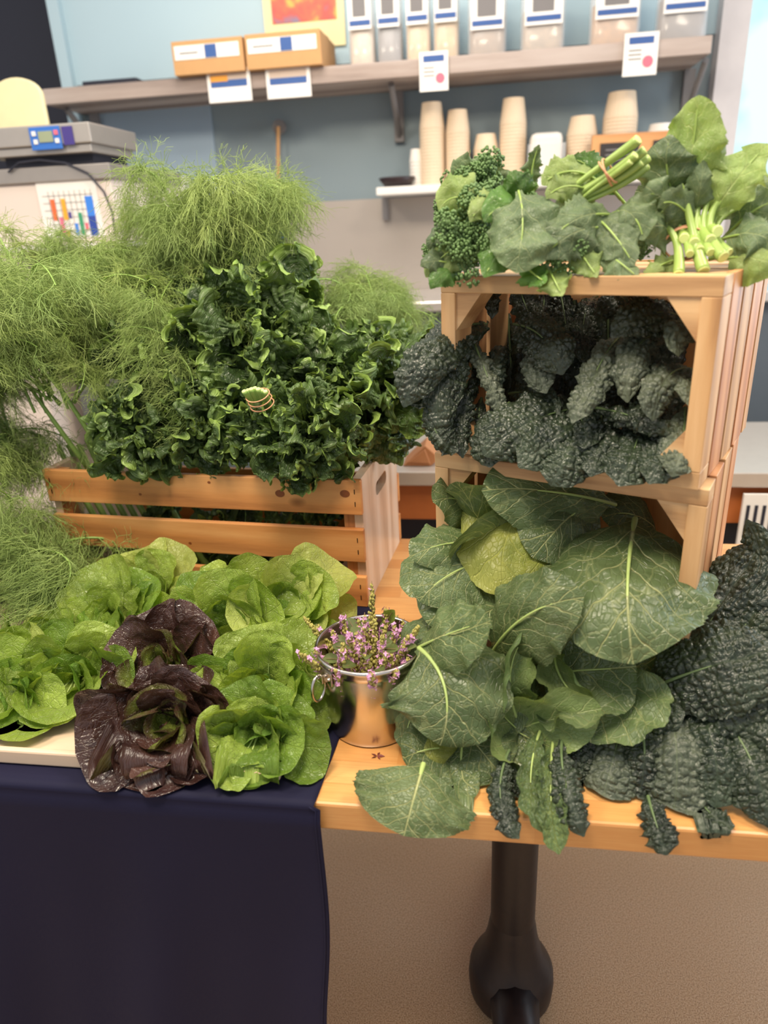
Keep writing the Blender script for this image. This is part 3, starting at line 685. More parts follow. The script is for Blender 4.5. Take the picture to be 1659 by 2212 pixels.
ROUND = [(0, .10), (.06, .22), (.15, .5), (.3, .82), (.5, 1.0), (.7, .96), (.85, .75), (.95, .42), (1, .0)]
OUT = {
 'collard': [(0, .09), (.10, .12), (.16, .45), (.24, .78), (.36, .97), (.5, 1), (.66, .93), (.8, .76), (.91, .5), (.97, .27), (1, 0)],
 'lettuce': [(0, .28), (.15, .38), (.35, .62), (.55, .88), (.72, 1), (.86, .9), (.95, .6), (1, 0)],
 'strap': [(0, .12), (.1, .22), (.22, .6), (.4, .92), (.6, 1), (.8, .86), (.93, .5), (1, 0)],
 'rabe': [(0, .08), (.2, .10), (.27, .42), (.4, .86), (.55, 1), (.7, .86), (.85, .52), (.95, .24), (1, 0)],
 'curly': [(0, .08), (.18, .14), (.3, .6), (.5, .95), (.7, 1), (.86, .82), (.95, .5), (1, 0)],
 'slim': [(0, .2), (.2, .7), (.5, 1), (.75, .7), (.92, .3), (1, 0)],
}
def outline(kind, v):
    k = OUT[kind]; xs = [p[0] for p in k]; ys = np.array([p[1] for p in k])
    # smooth the polyline, then round the tip off
    vv = np.linspace(0, 1, 400); w = np.interp(vv, xs, ys); ker = np.hanning(31); ker /= ker.sum()
    wp = np.convolve(np.r_[np.full(15, w[0]), w, -w[-2:-17:-1]], ker, 'valid')
    tip = np.sqrt(np.clip((1-vv)/.08, 0, 1)); wp = np.where(vv > .92, np.maximum(wp, 0)*1.0, wp)
    wp = np.maximum(wp, 0); wp = np.where(vv > .9, np.maximum(wp, .55*wp[360]*np.sqrt(np.clip((1-vv)/.1, 0, 1))), wp)
    wp[-1] = 0
    return np.interp(v, vv, wp)
def leaf(name, mat, parent, ctrl, face, W, kind='collard', nu=32, nv=60, cup=.6, cup_tip=None, seed=0,
         ruf=.0, rfreq=5, rpow=2.5, frill=0.0, ffreq=14, teeth=0.0, tfreq=14, blister=0.0, bscale=.008, wob=.003, wobs=.05,
         rib=.0022, rib_len=.8, split=0.0, twist=0.0, wtaper=None, tags=None, gutter=.0, nofloor=False, lam=(.016, .0082, .0047)):
    """one leaf: the midrib follows ctrl (3-D points), the blade spreads W to each side and faces `face`"""
    C, L = resample(bez(ctrl, 120), 100)
    if not nofloor:
        lc = np.where((C[:, 1] > YF-.008) & (C[:, 1] < YB), TZ+.0075, -9.0)
        lc = np.where((C[:, 0] < -.19) & (C[:, 1] > YF-.12) & (C[:, 1] < YB), TZ+.012, lc)
        lc = np.where((C[:, 0] < -.262) & (C[:, 0] > -1.05) & (C[:, 1] > .696) & (C[:, 1] < 1.10), TZ+.037, lc)
        lc0 = lc; C[:, 2] = np.maximum(C[:, 2], lc)
        fy = np.full(len(C), YF-.010)
        C[:, 1] = np.where((C[:, 2] < TZ+.003) & (C[:, 1] > fy) & (C[:, 1] < YF+.03), fy, C[:, 1])
        if (C[:, 2] == lc).any():
            for _ in range(3): C[1:-1] = (C[:-2]+2*C[1:-1]+C[2:])/4
    T, N, B = frames(C, face)
    if twist:
        a = np.linspace(-.5, .5, len(C))*twist; N, B = N*np.cos(a)[:, None]+B*np.sin(a)[:, None], B*np.cos(a)[:, None]-N*np.sin(a)[:, None]
    u = np.linspace(-1, 1, nu*2+1); u = np.sign(u)*np.abs(u)**.85
    v = np.linspace(0, 1, nv+1); v = v*.6+.4*(1-np.cos(v*PI/2)**1.0)*1.0 if False else v
    v = 1-(1-v)**1.12
    U, Vv = np.meshgrid(u, v)
    w = outline(kind, Vv)*W
    e = np.abs(U); sg = np.sign(U)
    if teeth:
        s_ = Vv*tfreq+sg*3.1+.6*vnoise(Vv*tfreq, sg*2.0, seed+5)
        saw = (s_-np.floor(s_)); big = .5+.5*vnoise(Vv*tfreq*.35, sg*5+.5, seed+3)
        w = w*(1-teeth*saw*(.4+big)*e**3)
    if split:
        w = w*(1-split*np.clip(vnoise(Vv*6, sg*3+.3, seed+8), 0, 1)*e**2)
    x = U*w; y = Vv*L
    k1 = cup if cup_tip is None else cup+(cup_tip-cup)*Vv
    ang = k1*U*np.clip(outline(kind, Vv), 0, 1)+1e-7
    rad = w*np.abs(U)/np.abs(ang)
    lat = np.sign(U)*rad*np.sin(np.abs(ang)); nor = rad*(1-np.cos(np.abs(ang)))*np.sign(k1)
    nx = np.cos(ang); ns = np.sin(ang)       # local normal / lateral directions on the curved section
    fade = np.clip(outline(kind, Vv)*1.4-.1, 0, 1)
    z = wob*fbm(x/wobs+seed, y/wobs, seed, 3)*fade
    if gutter: z = z+gutter*np.exp(-(x/(.16*W+.001))**2)*-1
    dz = 0; dl = 0; dt = 0
    if ruf:
        p1 = 2*PI*rfreq*Vv+sg*1.7+2.2*vnoise(Vv*rfreq*.7, sg*3+.2, seed+1)
        am = ruf*e**rpow*fade*(.7+.5*vnoise(Vv*rfreq, sg*7.7, seed+2))
        dz = dz+am*np.sin(p1); dt = dt+am*.45*np.cos(p1*1.0+.6)
    if frill:
        dn = 0; dlat = 0
        for h_, (lm, am_, pw) in enumerate(zip(lam, (.85, .72, .42), (1.1, 1.5, 2.2))):
            fq = L/lm
            p2 = 2*PI*fq*Vv+sg*2.3+3.0*vnoise(Vv*fq*.6, e*1.5+sg*5, seed+int(lm*1e4))+.8*e
            am = frill*am_*e**pw*fade*(.65+.6*np.abs(vnoise(Vv*fq*.5, sg*9.1, seed+4+h_)))
            dz = dz+am*np.sin(p2); dt = dt+am*.75*np.cos(p2+.5*sg); dl = dl+am*.6*sg*np.sin(p2*.71+1)
        dz = dz+frill*.75*fbm(x/.012, y/.012, seed+6, 3)*fade*np.clip(e*1.6, 0, 1)
    if blister:
        f1, f12 = worley(x/bscale+seed*3.3+.25*vnoise(x/.01, y/.01, seed), y/bscale, seed)
        dome = np.clip(f12*1.7, 0, 1)**.55
        rib_m = np.clip(np.abs(x)/(.0045+.0*W), 0, 1)
        z = z+blister*(dome-.5)*fade*rib_m*(.75+.4*vnoise(x/.02, y/.02, seed+9))
        f1, f12 = worley(x/(bscale*.45)+7, y/(bscale*.45), seed+2)
        z = z+blister*.28*np.clip(f12*1.6, 0, 1)**.6*fade*rib_m
    idx = np.clip(Vv, 0, 1)*(len(C)-1); i0 = np.clip(idx.astype(int), 0, len(C)-2); fr_ = (idx-i0)[..., None]
    def smp(A): return A[i0]*(1-fr_)+A[i0+1]*fr_
    Cs, Ts, Ns, Bs = smp(C), smp(T), smp(N), smp(B)
    latv = Bs*nx[..., None]+Ns*ns[..., None]*1.0; norv = Ns*nx[..., None]-Bs*ns[..., None]
    P = Cs+Bs*lat[..., None]+Ns*nor[..., None]+norv*(np.asarray(z+dz)[..., None])
    if ruf or frill: P = P+Ts*np.asarray(dt)[..., None]+latv*np.asarray(dl)[..., None]
    lo = np.full(P.shape[:2], -9.0); X_, Y_ = P[..., 0], P[..., 1]
    if not nofloor:
        lo = np.where((Y_ > YF-.006) & (Y_ < YB), TZ+.0045, lo)
        lo = np.where((X_ < -.19) & (Y_ > YF-.12) & (Y_ < YB), TZ+.007, lo)
        lo = np.where((X_ < -.262) & (X_ > -1.05) & (Y_ > .698) & (Y_ < 1.10), TZ+.033, lo)
        yfr = np.where(X_ < -.19, 9.0, YF-.0035)
        below = (P[..., 2] < TZ+.002) & (P[..., 2] > TZ-.30) & (Y_ > yfr)
        front = below & ((Y_-yfr) < (TZ+.02-P[..., 2])*1.2)
        P[..., 1] = np.where(front, yfr, P[..., 1])
        hit = (P[..., 2] < lo) & (P[..., 2] > TZ-.30) & ~front; P[..., 2] = np.where(hit, lo+.0012, P[..., 2])
    a, b = P.shape[:2]
    ii = np.arange(a*b).reshape(a, b)
    F = np.stack([ii[:-1, :-1], ii[:-1, 1:], ii[1:, 1:], ii[1:, :-1]], -1).reshape(-1, 4)
    verts = P.reshape(-1, 3); mi = np.zeros(len(F), int)
    # the midrib: a tapering tube sunk half into the blade
    if rib:
        m = max(8, nv//3); t = np.linspace(0, rib_len, m); q = t*(len(C)-1); j = np.clip(q.astype(int), 0, len(C)-2); f_ = (q-j)[:, None]
        cc = C[j]*(1-f_)+C[j+1]*f_; nn_ = N[j]; bb = B[j]; r = rib*(1-.82*t/rib_len)+.0003
        th = np.arange(6)*PI/3; base = len(verts)
        tv = cc[:, None]+r[:, None, None]*(np.cos(th)[None, :, None]*bb[:, None]+np.sin(th)[None, :, None]*nn_[:, None]*.9)
        jj = np.arange(m*6).reshape(m, 6)+base
        tf = np.stack([jj[:-1], np.roll(jj[:-1], -1, 1), np.roll(jj[1:], -1, 1), jj[1:]], -1).reshape(-1, 4)
        verts = np.vstack([verts, tv.reshape(-1, 3)]); F = np.vstack([F, tf]); mi = np.r_[mi, np.ones(len(tf), int)]
    me = bpy.data.meshes.new(name); nF = len(F)
    me.vertices.add(len(verts)); me.vertices.foreach_set('co', verts.astype(np.float32).ravel())
    me.loops.add(nF*4); me.loops.foreach_set('vertex_index', F.astype(np.int32).ravel())
    me.polygons.add(nF); me.polygons.foreach_set('loop_start', np.arange(0, nF*4, 4, dtype=np.int32))
    me.polygons.foreach_set('use_smooth', np.ones(nF, bool))
    ms = mat if isinstance(mat, (list, tuple)) else [mat, mat]
    for q in ms: me.materials.append(q)
    me.polygons.foreach_set('material_index', mi.astype(np.int32))
    at_ = me.attributes.new('leafuv', 'FLOAT_VECTOR', 'POINT')
    lu = np.zeros((len(verts), 3), np.float32); lu[:a*b, 0] = (x/max(W, 1e-6)).ravel(); lu[:a*b, 1] = Vv.ravel(); lu[:a*b, 2] = (seed*.618) % 7
    at_.data.foreach_set('vector', lu.ravel())
    ed = me.attributes.new('edge', 'FLOAT', 'POINT'); ev = np.zeros(len(verts), np.float32)
    tipd = np.clip((1-Vv)*L/(W+1e-6)*1.6, 0, 1); ev[:a*b] = np.maximum(e, 1-tipd).ravel()
    ed.data.foreach_set('value', ev)
    me.update(calc_edges=True)
    o = bpy.data.objects.new(name, me); COL.objects.link(o)
    if parent is not None: o.parent = parent; o.matrix_parent_inverse = Matrix.Translation(-Vector(parent.location))
    for k_, v_ in (tags or {}).items(): o[k_] = v_
    return o

# ---------------------------------------------------------------- leaf materials
def leafmat(name, dark, light, vein, rough=.42, veins=6, vamt=.8, back=None, trans=.22, cell=0.0, edge=None, epow=(.7, 1.0), bumps=.35, blotch=None, spec=.5, wet=0.0, tert=.35, slope=.75, vw=1.0, fine=.3):
    k = NT(name)
    at_ = k.n('ShaderNodeAttribute', attribute_name='leafuv'); sp_ = k.n('ShaderNodeSeparateXYZ'); k.t.links.new(at_.outputs['Vector'], sp_.inputs[0])
    x, y, sd = sp_.outputs
    nv_ = k.n('ShaderNodeTexNoise'); k.t.links.new(at_.outputs['Vector'], nv_.inputs['Vector']); nv_.inputs['Scale'].default_value = 3.2; nv_.inputs['Detail'].default_value = 2
    wig = k.math('MULTIPLY', k.math('SUBTRACT', nv_.outputs['Fac'], .5), .16)
    ax = k.math('ABSOLUTE', x)
    mid = k.rng(k.math('ADD', ax, k.math('MULTIPLY', y, .02)), .012, .034, 1, 0)
    side = k.math('GREATER_THAN', x, 0.0)
    # main side veins leave the midrib at an angle and bend towards the tip
    s = k.math('SUBTRACT', k.math('ADD', y, wig), k.math('MULTIPLY', k.math('POWER', ax, .85), .5*slope))
    s = k.math('ADD', k.math('MULTIPLY', s, veins), k.math('MULTIPLY', side, .43))
    d = k.math('ABSOLUTE', k.math('SUBTRACT', k.math('FRACT', s), .5))
    wv_ = k.math('MULTIPLY', k.math('SUBTRACT', 1.15, ax), .045*vw)
    lat = k.math('SUBTRACT', 1.0, k.math('SMOOTH_MIN', k.math('DIVIDE', d, wv_), 1.0, .3)); lat = k.math('MAXIMUM', lat, 0.0)
    # the net between them
    vo = k.n('ShaderNodeTexVoronoi', feature='DISTANCE_TO_EDGE'); mp = k.n('ShaderNodeVectorMath', operation='MULTIPLY_ADD')
    k.t.links.new(at_.outputs['Vector'], mp.inputs[0]); mp.inputs[1].default_value = (1, 1.6, 1)
    sc3 = k.n('ShaderNodeVectorMath', operation='SCALE'); k.t.links.new(nv_.outputs['Color'], sc3.inputs[0]); sc3.inputs['Scale'].default_value = .25
    k.t.links.new(sc3.outputs[0], mp.inputs[2]); k.t.links.new(mp.outputs[0], vo.inputs['Vector']); vo.inputs['Scale'].default_value = 4.2
    net = k.rng(vo.outputs['Distance'], .0, .045*vw, 1, 0)
    vo2 = k.n('ShaderNodeTexVoronoi', feature='DISTANCE_TO_EDGE'); k.t.links.new(mp.outputs[0], vo2.inputs['Vector']); vo2.inputs['Scale'].default_value = 13
    net2 = k.rng(vo2.outputs['Distance'], .0, .09, 1, 0)
    vm = k.math('MAXIMUM', mid, k.math('MAXIMUM', k.math('MULTIPLY', lat, .9), k.math('MULTIPLY', net, tert)))
    vm = k.math('MULTIPLY', vm, k.math('SUBTRACT', 1.0, k.math('MULTIPLY', ax, .35)))
    n1 = k.noise(k.coord('Object'), 16, 4, .6)
    base = k.mix(k.rng(n1, .32, .68), dark, light)
    if blotch: base = k.mix(k.rng(k.noise(k.coord('Object', (1, 1, 1)), 22, 3, .6, .8), .5, .64), base, blotch)
    if edge is not None:
        ea = k.n('ShaderNodeAttribute', attribute_name='edge'); base = k.mix(k.rng(ea.outputs['Fac'], epow[0], epow[1]), base, edge)
    base = k.mix(k.math('MULTIPLY', net2, fine), base, vein)
    col = k.mix(k.math('MULTIPLY', vm, vamt), base, vein)
    geo = k.n('ShaderNodeNewGeometry')
    if back is not None: col = k.mix(k.math('MULTIPLY', geo.outputs['Backfacing'], .8), col, k.mix(k.math('MULTIPLY', vm, vamt), back, vein))
    oi = k.n('ShaderNodeObjectInfo'); tint = k.rng(oi.outputs['Random'], 0, 1, .84, 1.14)
    vmn = k.n('ShaderNodeVectorMath', operation='SCALE'); k.t.links.new(col, vmn.inputs[0]); k.t.links.new(tint, vmn.inputs['Scale']); col = vmn.outputs[0]
    hn = k.noise(k.coord('Object'), 130, 3, .6)
    h = k.math('ADD', k.math('MULTIPLY', vm, -.9), k.math('ADD', k.math('MULTIPLY', net2, -.25), k.math('MULTIPLY', hn, .35)))
    if cell:
        vc = k.n('ShaderNodeTexVoronoi', feature='SMOOTH_F1'); k.t.links.new(k.coord('Object'), vc.inputs['Vector']); vc.inputs['Scale'].default_value = cell
        h = k.math('SUBTRACT', h, k.math('MULTIPLY', vc.outputs['Distance'], 1.6))
    nrm = k.bump(h, bumps, .0035)
    rr = k.rng(k.noise(k.coord('Object'), 60, 3), .35, .65, rough-.08, rough+.1)
    if wet:
        vw_ = k.n('ShaderNodeTexVoronoi'); k.t.links.new(k.coord('Object'), vw_.inputs['Vector']); vw_.inputs['Scale'].default_value = 230
        drop = k.math('MULTIPLY', k.rng(vw_.outputs['Distance'], .10, .22, 1, 0), k.rng(k.noise(k.coord('Object'), 28, 2), .55, .62))
        rr = k.mix(k.math('MULTIPLY', drop, wet), rr, .06)
    k.p(Base_Color=col, Roughness=rr, Normal=nrm); k.b.inputs['Specular IOR Level'].default_value = spec
    tr = k.n('ShaderNodeBsdfTranslucent'); tc = k.n('ShaderNodeVectorMath', operation='MULTIPLY'); k.t.links.new(col, tc.inputs[0]); tc.inputs[1].default_value = (1.5, 1.4, .7)
    k.t.links.new(tc.outputs[0], tr.inputs[0]); k.t.links.new(nrm, tr.inputs[1])
    mx = k.n('ShaderNodeMixShader'); mx.inputs[0].default_value = trans
    k.t.links.new(k.b.outputs[0], mx.inputs[1]); k.t.links.new(tr.outputs[0], mx.inputs[2]); k.t.links.new(mx.outputs[0], k.out.inputs[0])
    return k.m
VE = lin(196, 206, 130)
ML = {}
ML['collard'] = leafmat('collard_leaf_green', lin(74, 94, 54), lin(108, 126, 84), lin(208, 212, 150), rough=.36, veins=5.4, vamt=.95, back=lin(128, 150, 104), tert=.24, bumps=.7, wet=.8, fine=.05, vw=1.15, slope=.95)
ML['collard_yellow'] = leafmat('collard_leaf_yellow', lin(112, 124, 48), lin(158, 160, 78), lin(186, 190, 104), rough=.42, veins=4.6, vamt=.7, back=lin(150, 156, 90), tert=.22, vw=1.15, bumps=.6, wet=.8, fine=.1)
ML['collard_back'] = leafmat('collard_leaf_underside', lin(100, 122, 66), lin(132, 150, 92), lin(196, 204, 140), rough=.42, veins=5.4, vamt=.8, back=lin(84, 108, 66), tert=.24, bumps=.6, wet=.3, fine=.05)
ML['collard_stem'] = flat('collard_stem_green', lin(168, 188, 112), .4, noise=.08, nscale=60)
ML['lettuce'] = leafmat('butter_lettuce_green', lin(118, 146, 50), lin(164, 186, 82), lin(190, 206, 120), rough=.34, veins=6, vamt=.55, back=lin(140, 172, 82), trans=.34, tert=.35, bumps=.65, fine=.22, wet=.7)
ML['lettuce_pale'] = leafmat('butter_lettuce_pale', lin(156, 174, 80), lin(194, 204, 114), lin(206, 216, 140), rough=.36, veins=6, vamt=.5, back=lin(180, 198, 110), trans=.34, tert=.3, bumps=.6, fine=.2, wet=.6)
ML['lettuce_deep'] = leafmat('butter_lettuce_deep', lin(94, 128, 42), lin(136, 164, 66), lin(164, 190, 96), rough=.32, veins=6, vamt=.5, back=lin(120, 158, 70), trans=.34, tert=.35, bumps=.65, fine=.22, wet=.7)
ML['lettuce_stem'] = flat('lettuce_rib', lin(190, 210, 130), .4)
ML['red'] = leafmat('red_lettuce_maroon', lin(46, 28, 28), lin(80, 54, 46), lin(96, 64, 56), rough=.26, veins=7, vamt=.4, back=lin(96, 92, 50), trans=.12, tert=.4, bumps=.5, fine=.2, spec=.7, wet=.9)
ML['red_green'] = leafmat('red_lettuce_heart', lin(96, 110, 44), lin(134, 148, 62), lin(150, 160, 84), rough=.34, veins=6, vamt=.5, edge=lin(74, 48, 42), epow=(.55, 1.0), blotch=lin(86, 62, 44), trans=.24, bumps=.8, fine=.2, wet=.6)
ML['red_stem'] = flat('red_lettuce_rib', lin(120, 90, 66), .4)
ML['curly'] = leafmat('curly_kale_green', lin(44, 64, 32), lin(70, 94, 44), lin(118, 142, 80), rough=.34, veins=6, vamt=.45, back=lin(84, 108, 62), trans=.2, edge=lin(146, 174, 88), epow=(.5, .95), bumps=.8, fine=.0, wet=.5, tert=.25)
ML['curly_stem'] = flat('kale_stem_green', lin(132, 166, 84), .4)
ML['lac'] = leafmat('lacinato_kale_dark', lin(30, 40, 30), lin(58, 70, 52), lin(92, 108, 78), rough=.32, veins=7, vamt=.25, back=lin(84, 104, 84), trans=.07, cell=210, bumps=.35, fine=.0, spec=.55, wet=.9, tert=.1)
ML['lac_lit'] = leafmat('lacinato_kale_lit_sheen', lin(66, 76, 62), lin(98, 106, 88), lin(130, 144, 104), rough=.38, veins=7, vamt=.3, back=lin(104, 124, 90), trans=.08, cell=210, bumps=.3, fine=.0, spec=.45, wet=.5, tert=.1)  # lit copy of the dark kale: waxy sheen put into the grey-green colour
ML['lac_under'] = leafmat('lacinato_kale_underside', lin(62, 84, 52), lin(92, 114, 70), lin(176, 190, 108), rough=.42, veins=7, vamt=.7, back=lin(50, 70, 56), trans=.15, bumps=.8, wet=.4)
ML['lac_stem'] = flat('lacinato_stem', lin(96, 116, 74), .45)
ML['rabe'] = leafmat('rabe_leaf_blue_green', lin(76, 98, 66), lin(114, 134, 96), lin(180, 192, 140), rough=.46, veins=5, vamt=.7, back=lin(128, 150, 96), trans=.26, tert=.3, bumps=.5, fine=.12, wet=.3)
ML['rabe_light'] = leafmat('rabe_leaf_yellow_green', lin(118, 144, 76), lin(152, 172, 104), lin(196, 208, 144), rough=.46, veins=5, vamt=.6, back=lin(150, 172, 104), trans=.3, tert=.3, bumps=.5, fine=.12)
ML['rabe_deep'] = leafmat('rabe_leaf_deep_green', lin(58, 98, 38), lin(94, 134, 60), lin(140, 168, 92), rough=.34, veins=5, vamt=.5, back=lin(96, 132, 70), trans=.26, tert=.3, bumps=.5, fine=.12)
ML['rabe_stem'] = flat('rabe_stem_green', lin(146, 172, 88), .36, noise=.12, nscale=50)
ML['cut'] = flat('cut_stem_end', lin(206, 222, 140), .5)
ML['band'] = flat('rubber_band_tan', lin(206, 150, 112), .5, noise=.03)
ML['bud'] = flat('floret_bud_green', lin(92, 122, 68), .5, noise=.35, nscale=160, bump=.4)
CAMV = np.array([0.0, -.75, .66])
TOCAM = lambda p: (CAM_P-np.asarray(p, float))/np.linalg.norm(CAM_P-np.asarray(p, float))
# ================================================================ collard greens
def P3(*pts):
    """points given as (px, py, Y): where the line of sight of that spot meets the depth Y"""
    return np.array([at(a, b, c) for a, b, c in pts])
def leafat(nm, mat, par, pts, W, face=None, **kw):
    C = P3(*pts); m = C[len(C)//2]; f = TOCAM(m) if face is None else np.asarray(face, float)
    if face is not None and len(face) == 3 and kw.pop('rel', True):
        f = TOCAM(m)+np.asarray(face, float)
    return leaf(nm, mat, par, C, f, W, **kw)
CM = [ML['collard'], ML['collard_stem']]; CY_ = [ML['collard_yellow'], ML['collard_stem']]
def bunch(name, label, cat, loc, group=None): return thing(name, label, cat, loc, 0, group)
bA = bunch('collard_bunch', 'collard bunch inside the lower crate with a yellowing leaf in front', 'collard greens', (.02, .98, .80), None)
bB = bunch('collard_bunch', 'largest collard bunch, broad veined leaf facing up against the crate post', 'collard greens', (.15, .86, .80), None)
bC = bunch('collard_bunch', 'front collard bunch beside the pail, one flat leaf hanging over the table edge', 'collard greens', (-.04, .78, .80), None)
kw = dict(kind='collard', nu=26, nv=56, wob=.006, wobs=.06, ruf=.006, rfreq=4, teeth=.05, tfreq=22)
def cl(par, pts, W, mat=CM, face=None, s=1, **k2):
    q = dict(kw); q.update(k2); W = W*1.1; q['seed'] = s
    return leafat('collard_leaf', mat, par, pts, W, face, **q)
# --- bunch in the crate
cl(bA, [(1330, 1090, 1.05), (1240, 1062, .98), (1120, 1050, .945), (1040, 1060, .93)], .065, face=(-.2, -.1, .3), s=2, cup=-.7, rib=.003)
cl(bA, [(1290, 1080, 1.06), (1240, 1100, .98), (1190, 1150, .93), (1150, 1205, .91)], .072, face=(.1, -.1, .2), s=3, cup=-.8)
cl(bA, [(1165, 1040, 1.04), (1110, 1110, .96), (1060, 1200, .90), (1095, 1285, .88)], .070, mat=CY_, face=(-.1, 0, .2), s=4, cup=-.5, ruf=.009)
cl(bA, [(1230, 1120, 1.0), (1190, 1180, .93), (1150, 1240, .90), (1120, 1262, .885)], .055, mat=CY_, face=(.1, 0, .1), s=41, cup=-.7, ruf=.009)
cl(bA, [(1080, 1190, 1.02), (1040, 1120, .97), (1010, 1070, .94), (985, 1040, .93)], .052, face=(-.5, 0, .1), s=5, cup=-.9)
cl(bA, [(1060, 1120, 1.04), (1010, 1075, .99), (960, 1065, .96), (935, 1085, .95)], .045, face=(.0, 0, .5), s=6, cup=-1.0)
cl(bA, [(1110, 1230, 1.0), (1060, 1150, .96), (1015, 1130, .92), (975, 1210, .91)], .055, face=(-.4, 0, .0), s=7, cup=-.6)
cl(bA, [(1080, 1180, .98), (1000, 1160, .93), (930, 1175, .90), (885, 1205, .89)], .045, face=(-.1, 0, .6), s=8, cup=-1.0)
cl(bA, [(1060, 1210, .96), (1000, 1220, .90), (940, 1250, .86), (905, 1300, .86)], .058, face=(-.3, 0, .0), s=9, cup=-.4)
cl(bA, [(1050, 1230, .95), (990, 1280, .89), (950, 1320, .86), (925, 1350, .85)], .062, face=(-.3, 0, .0), s=10, cup=-.6)
cl(bA, [(1060, 1200, 1.0), (980, 1190, .96), (915, 1230, .93), (885, 1290, .90)], .055, face=(-.6, .1, .1), s=11, cup=-.5)
cl(bA, [(1100, 1260, .95), (1060, 1290, .90), (1020, 1320, .87), (985, 1335, .86)], .060, face=(-.1, 0, .2), s=12, cup=-.8)
cl(bA, [(1200, 1230, .98), (1150, 1270, .93), (1090, 1310, .89), (1030, 1330, .86)], .06, face=(0, 0, .2), s=13, cup=-.6)
cl(bA, [(1270, 1130, 1.06), (1240, 1190, 1.0), (1190, 1260, .95), (1150, 1310, .92)], .05, face=(.2, 0, .1), s=14, cup=.8)
cl(bA, [(1300, 1180, 1.08), (1260, 1160, 1.04), (1230, 1190, 1.0), (1200, 1260, .97)], .05, face=(-.3, 0, .3), s=15, cup=.9)
cl(bA, [(1420, 1160, 1.1), (1390, 1110, 1.07), (1350, 1095, 1.05), (1300, 1120, 1.04)], .05, face=(0, 0, .4), s=16, cup=-.8)
# --- the big bunch on the right
cl(bB, [(1372, 1120, 1.00), (1356, 1205, .855), (1345, 1310, .79), (1368, 1435, .765)], .112, face=(.0, -.15, .35), s=20, cup=-.55, ruf=.006, rib=.0042, rib_len=.85, nu=36, nv=72, wob=.007)
cl(bB, [(1330, 1180, 1.03), (1275, 1240, .96), (1245, 1300, .91), (1225, 1360, .88)], .05, face=(-.5, 0, .2), s=21, cup=-.7)
cl(bB, [(1060, 1415, .86), (1110, 1325, .80), (1180, 1300, .79), (1262, 1290, .80)], .062, face=(0, -.15, .45), s=22, cup=-.7, rib=.003, nu=30)
cl(bB, [(1130, 1480, .85), (1200, 1440, .83), (1290, 1450, .82), (1375, 1440, .82)], .088, face=(-.2, -.1, .3), s=23, cup=1.25, ruf=.013, nu=34, nv=66)
cl(bB, [(1340, 1400, .86), (1310, 1470, .82), (1290, 1540, .79), (1240, 1580, .765)], .085, face=(-.1, 0, .2), s=24, cup=.6, ruf=.009)
cl(bB, [(1430, 1300, .93), (1430, 1390, .88), (1420, 1450, .85), (1400, 1500, .84)], .07, face=(.3, 0, .1), s=25, cup=-.5)
cl(bB, [(1060, 1590, .84), (1130, 1570, .79), (1200, 1545, .765), (1300, 1530, .77)], .055, face=(.1, -.2, -.2), s=26, cup=1.0, ruf=.007, mat=[ML['collard_back'], ML['collard_stem']])
cl(bB, [(1120, 1560, .80), (1085, 1480, .78), (1100, 1400, .80), (1150, 1360, .83)], .035, face=(.6, 0, .1), s=27, cup=1.9, mat=[ML['collard_back'], ML['collard_stem']])
cl(bB, [(1250, 1640, .83), (1160, 1620, .80), (1080, 1560, .78), (1045, 1480, .78)], .06, face=(.1, -.1, .1), s=28, cup=1.4, ruf=.010, mat=[ML['collard_back'], ML['collard_stem']])
cl(bB, [(1200, 1400, .85), (1190, 1440, .82), (1220, 1500, .79), (1290, 1540, .785)], .035, face=(-.6, 0, .3), s=29, cup=1.7, mat=[ML['collard_back'], ML['collard_stem']])
# --- the front bunch
cl(bC, [(905, 1400, .83), (960, 1440, .77), (985, 1520, .745), (950, 1610, .73)], .085, face=(-.05, -.1, .25), s=30, cup=-.5, nu=34, nv=66, rib=.0035, ruf=.006)
cl(bC, [(900, 1400, .84), (960, 1370, .79), (1020, 1350, .78), (1060, 1340, .78)], .05, face=(0, 0, .5), s=31, cup=-.7)
cl(bC, [(960, 1430, .83), (905, 1480, .80), (880, 1560, .77), (870, 1620, .76)], .045, face=(-.6, 0, 0), s=32, cup=-.8)
cl(bC, [(1010, 1620, .78), (960, 1610, .75), (910, 1615, .735), (870, 1640, .735)], .055, face=(0, 0, .5), s=33, cup=-.6)
cl(bC, [(915, 1650, .715), (900, 1700, .672), (886, 1750, .650), (872, 1806, .632)], .078, nofloor=True, face=(.02, -.1, .15), s=34, cup=-.5, nu=34, nv=60, rib=.0035, wob=.005, ruf=.004)
cl(bC, [(990, 1560, .80), (1020, 1600, .76), (1060, 1650, .74), (1090, 1680, .735)], .065, face=(.1, 0, .2), s=35, cup=-.6)
cl(bC, [(1000, 1600, .77), (990, 1660, .735), (1000, 1710, .715), (1035, 1730, .71)], .045, face=(-.2, 0, .3), s=36, cup=-.9)
cl(bC, [(1000, 1480, .83), (1080, 1560, .80), (1130, 1600, .78), (1180, 1600, .77)], .07, face=(0, 0, .1), s=37, cup=.3)
cl(bC, [(930, 1560, .79), (925, 1600, .75), (935, 1640, .74), (950, 1660, .735)], .04, face=(0, 0, .1), s=38, cup=-.6, mat=CY_)
cl(bC, [(1010, 1390, .86), (1060, 1450, .83), (1050, 1520, .80), (1030, 1600, .78)], .065, face=(.1, 0, .1), s=39, cup=.4)
cl(bC, [(1000, 1350, .87), (930, 1370, .85), (900, 1420, .83), (885, 1500, .81)], .05, face=(-.4, 0, .2), s=40, cup=-.6)
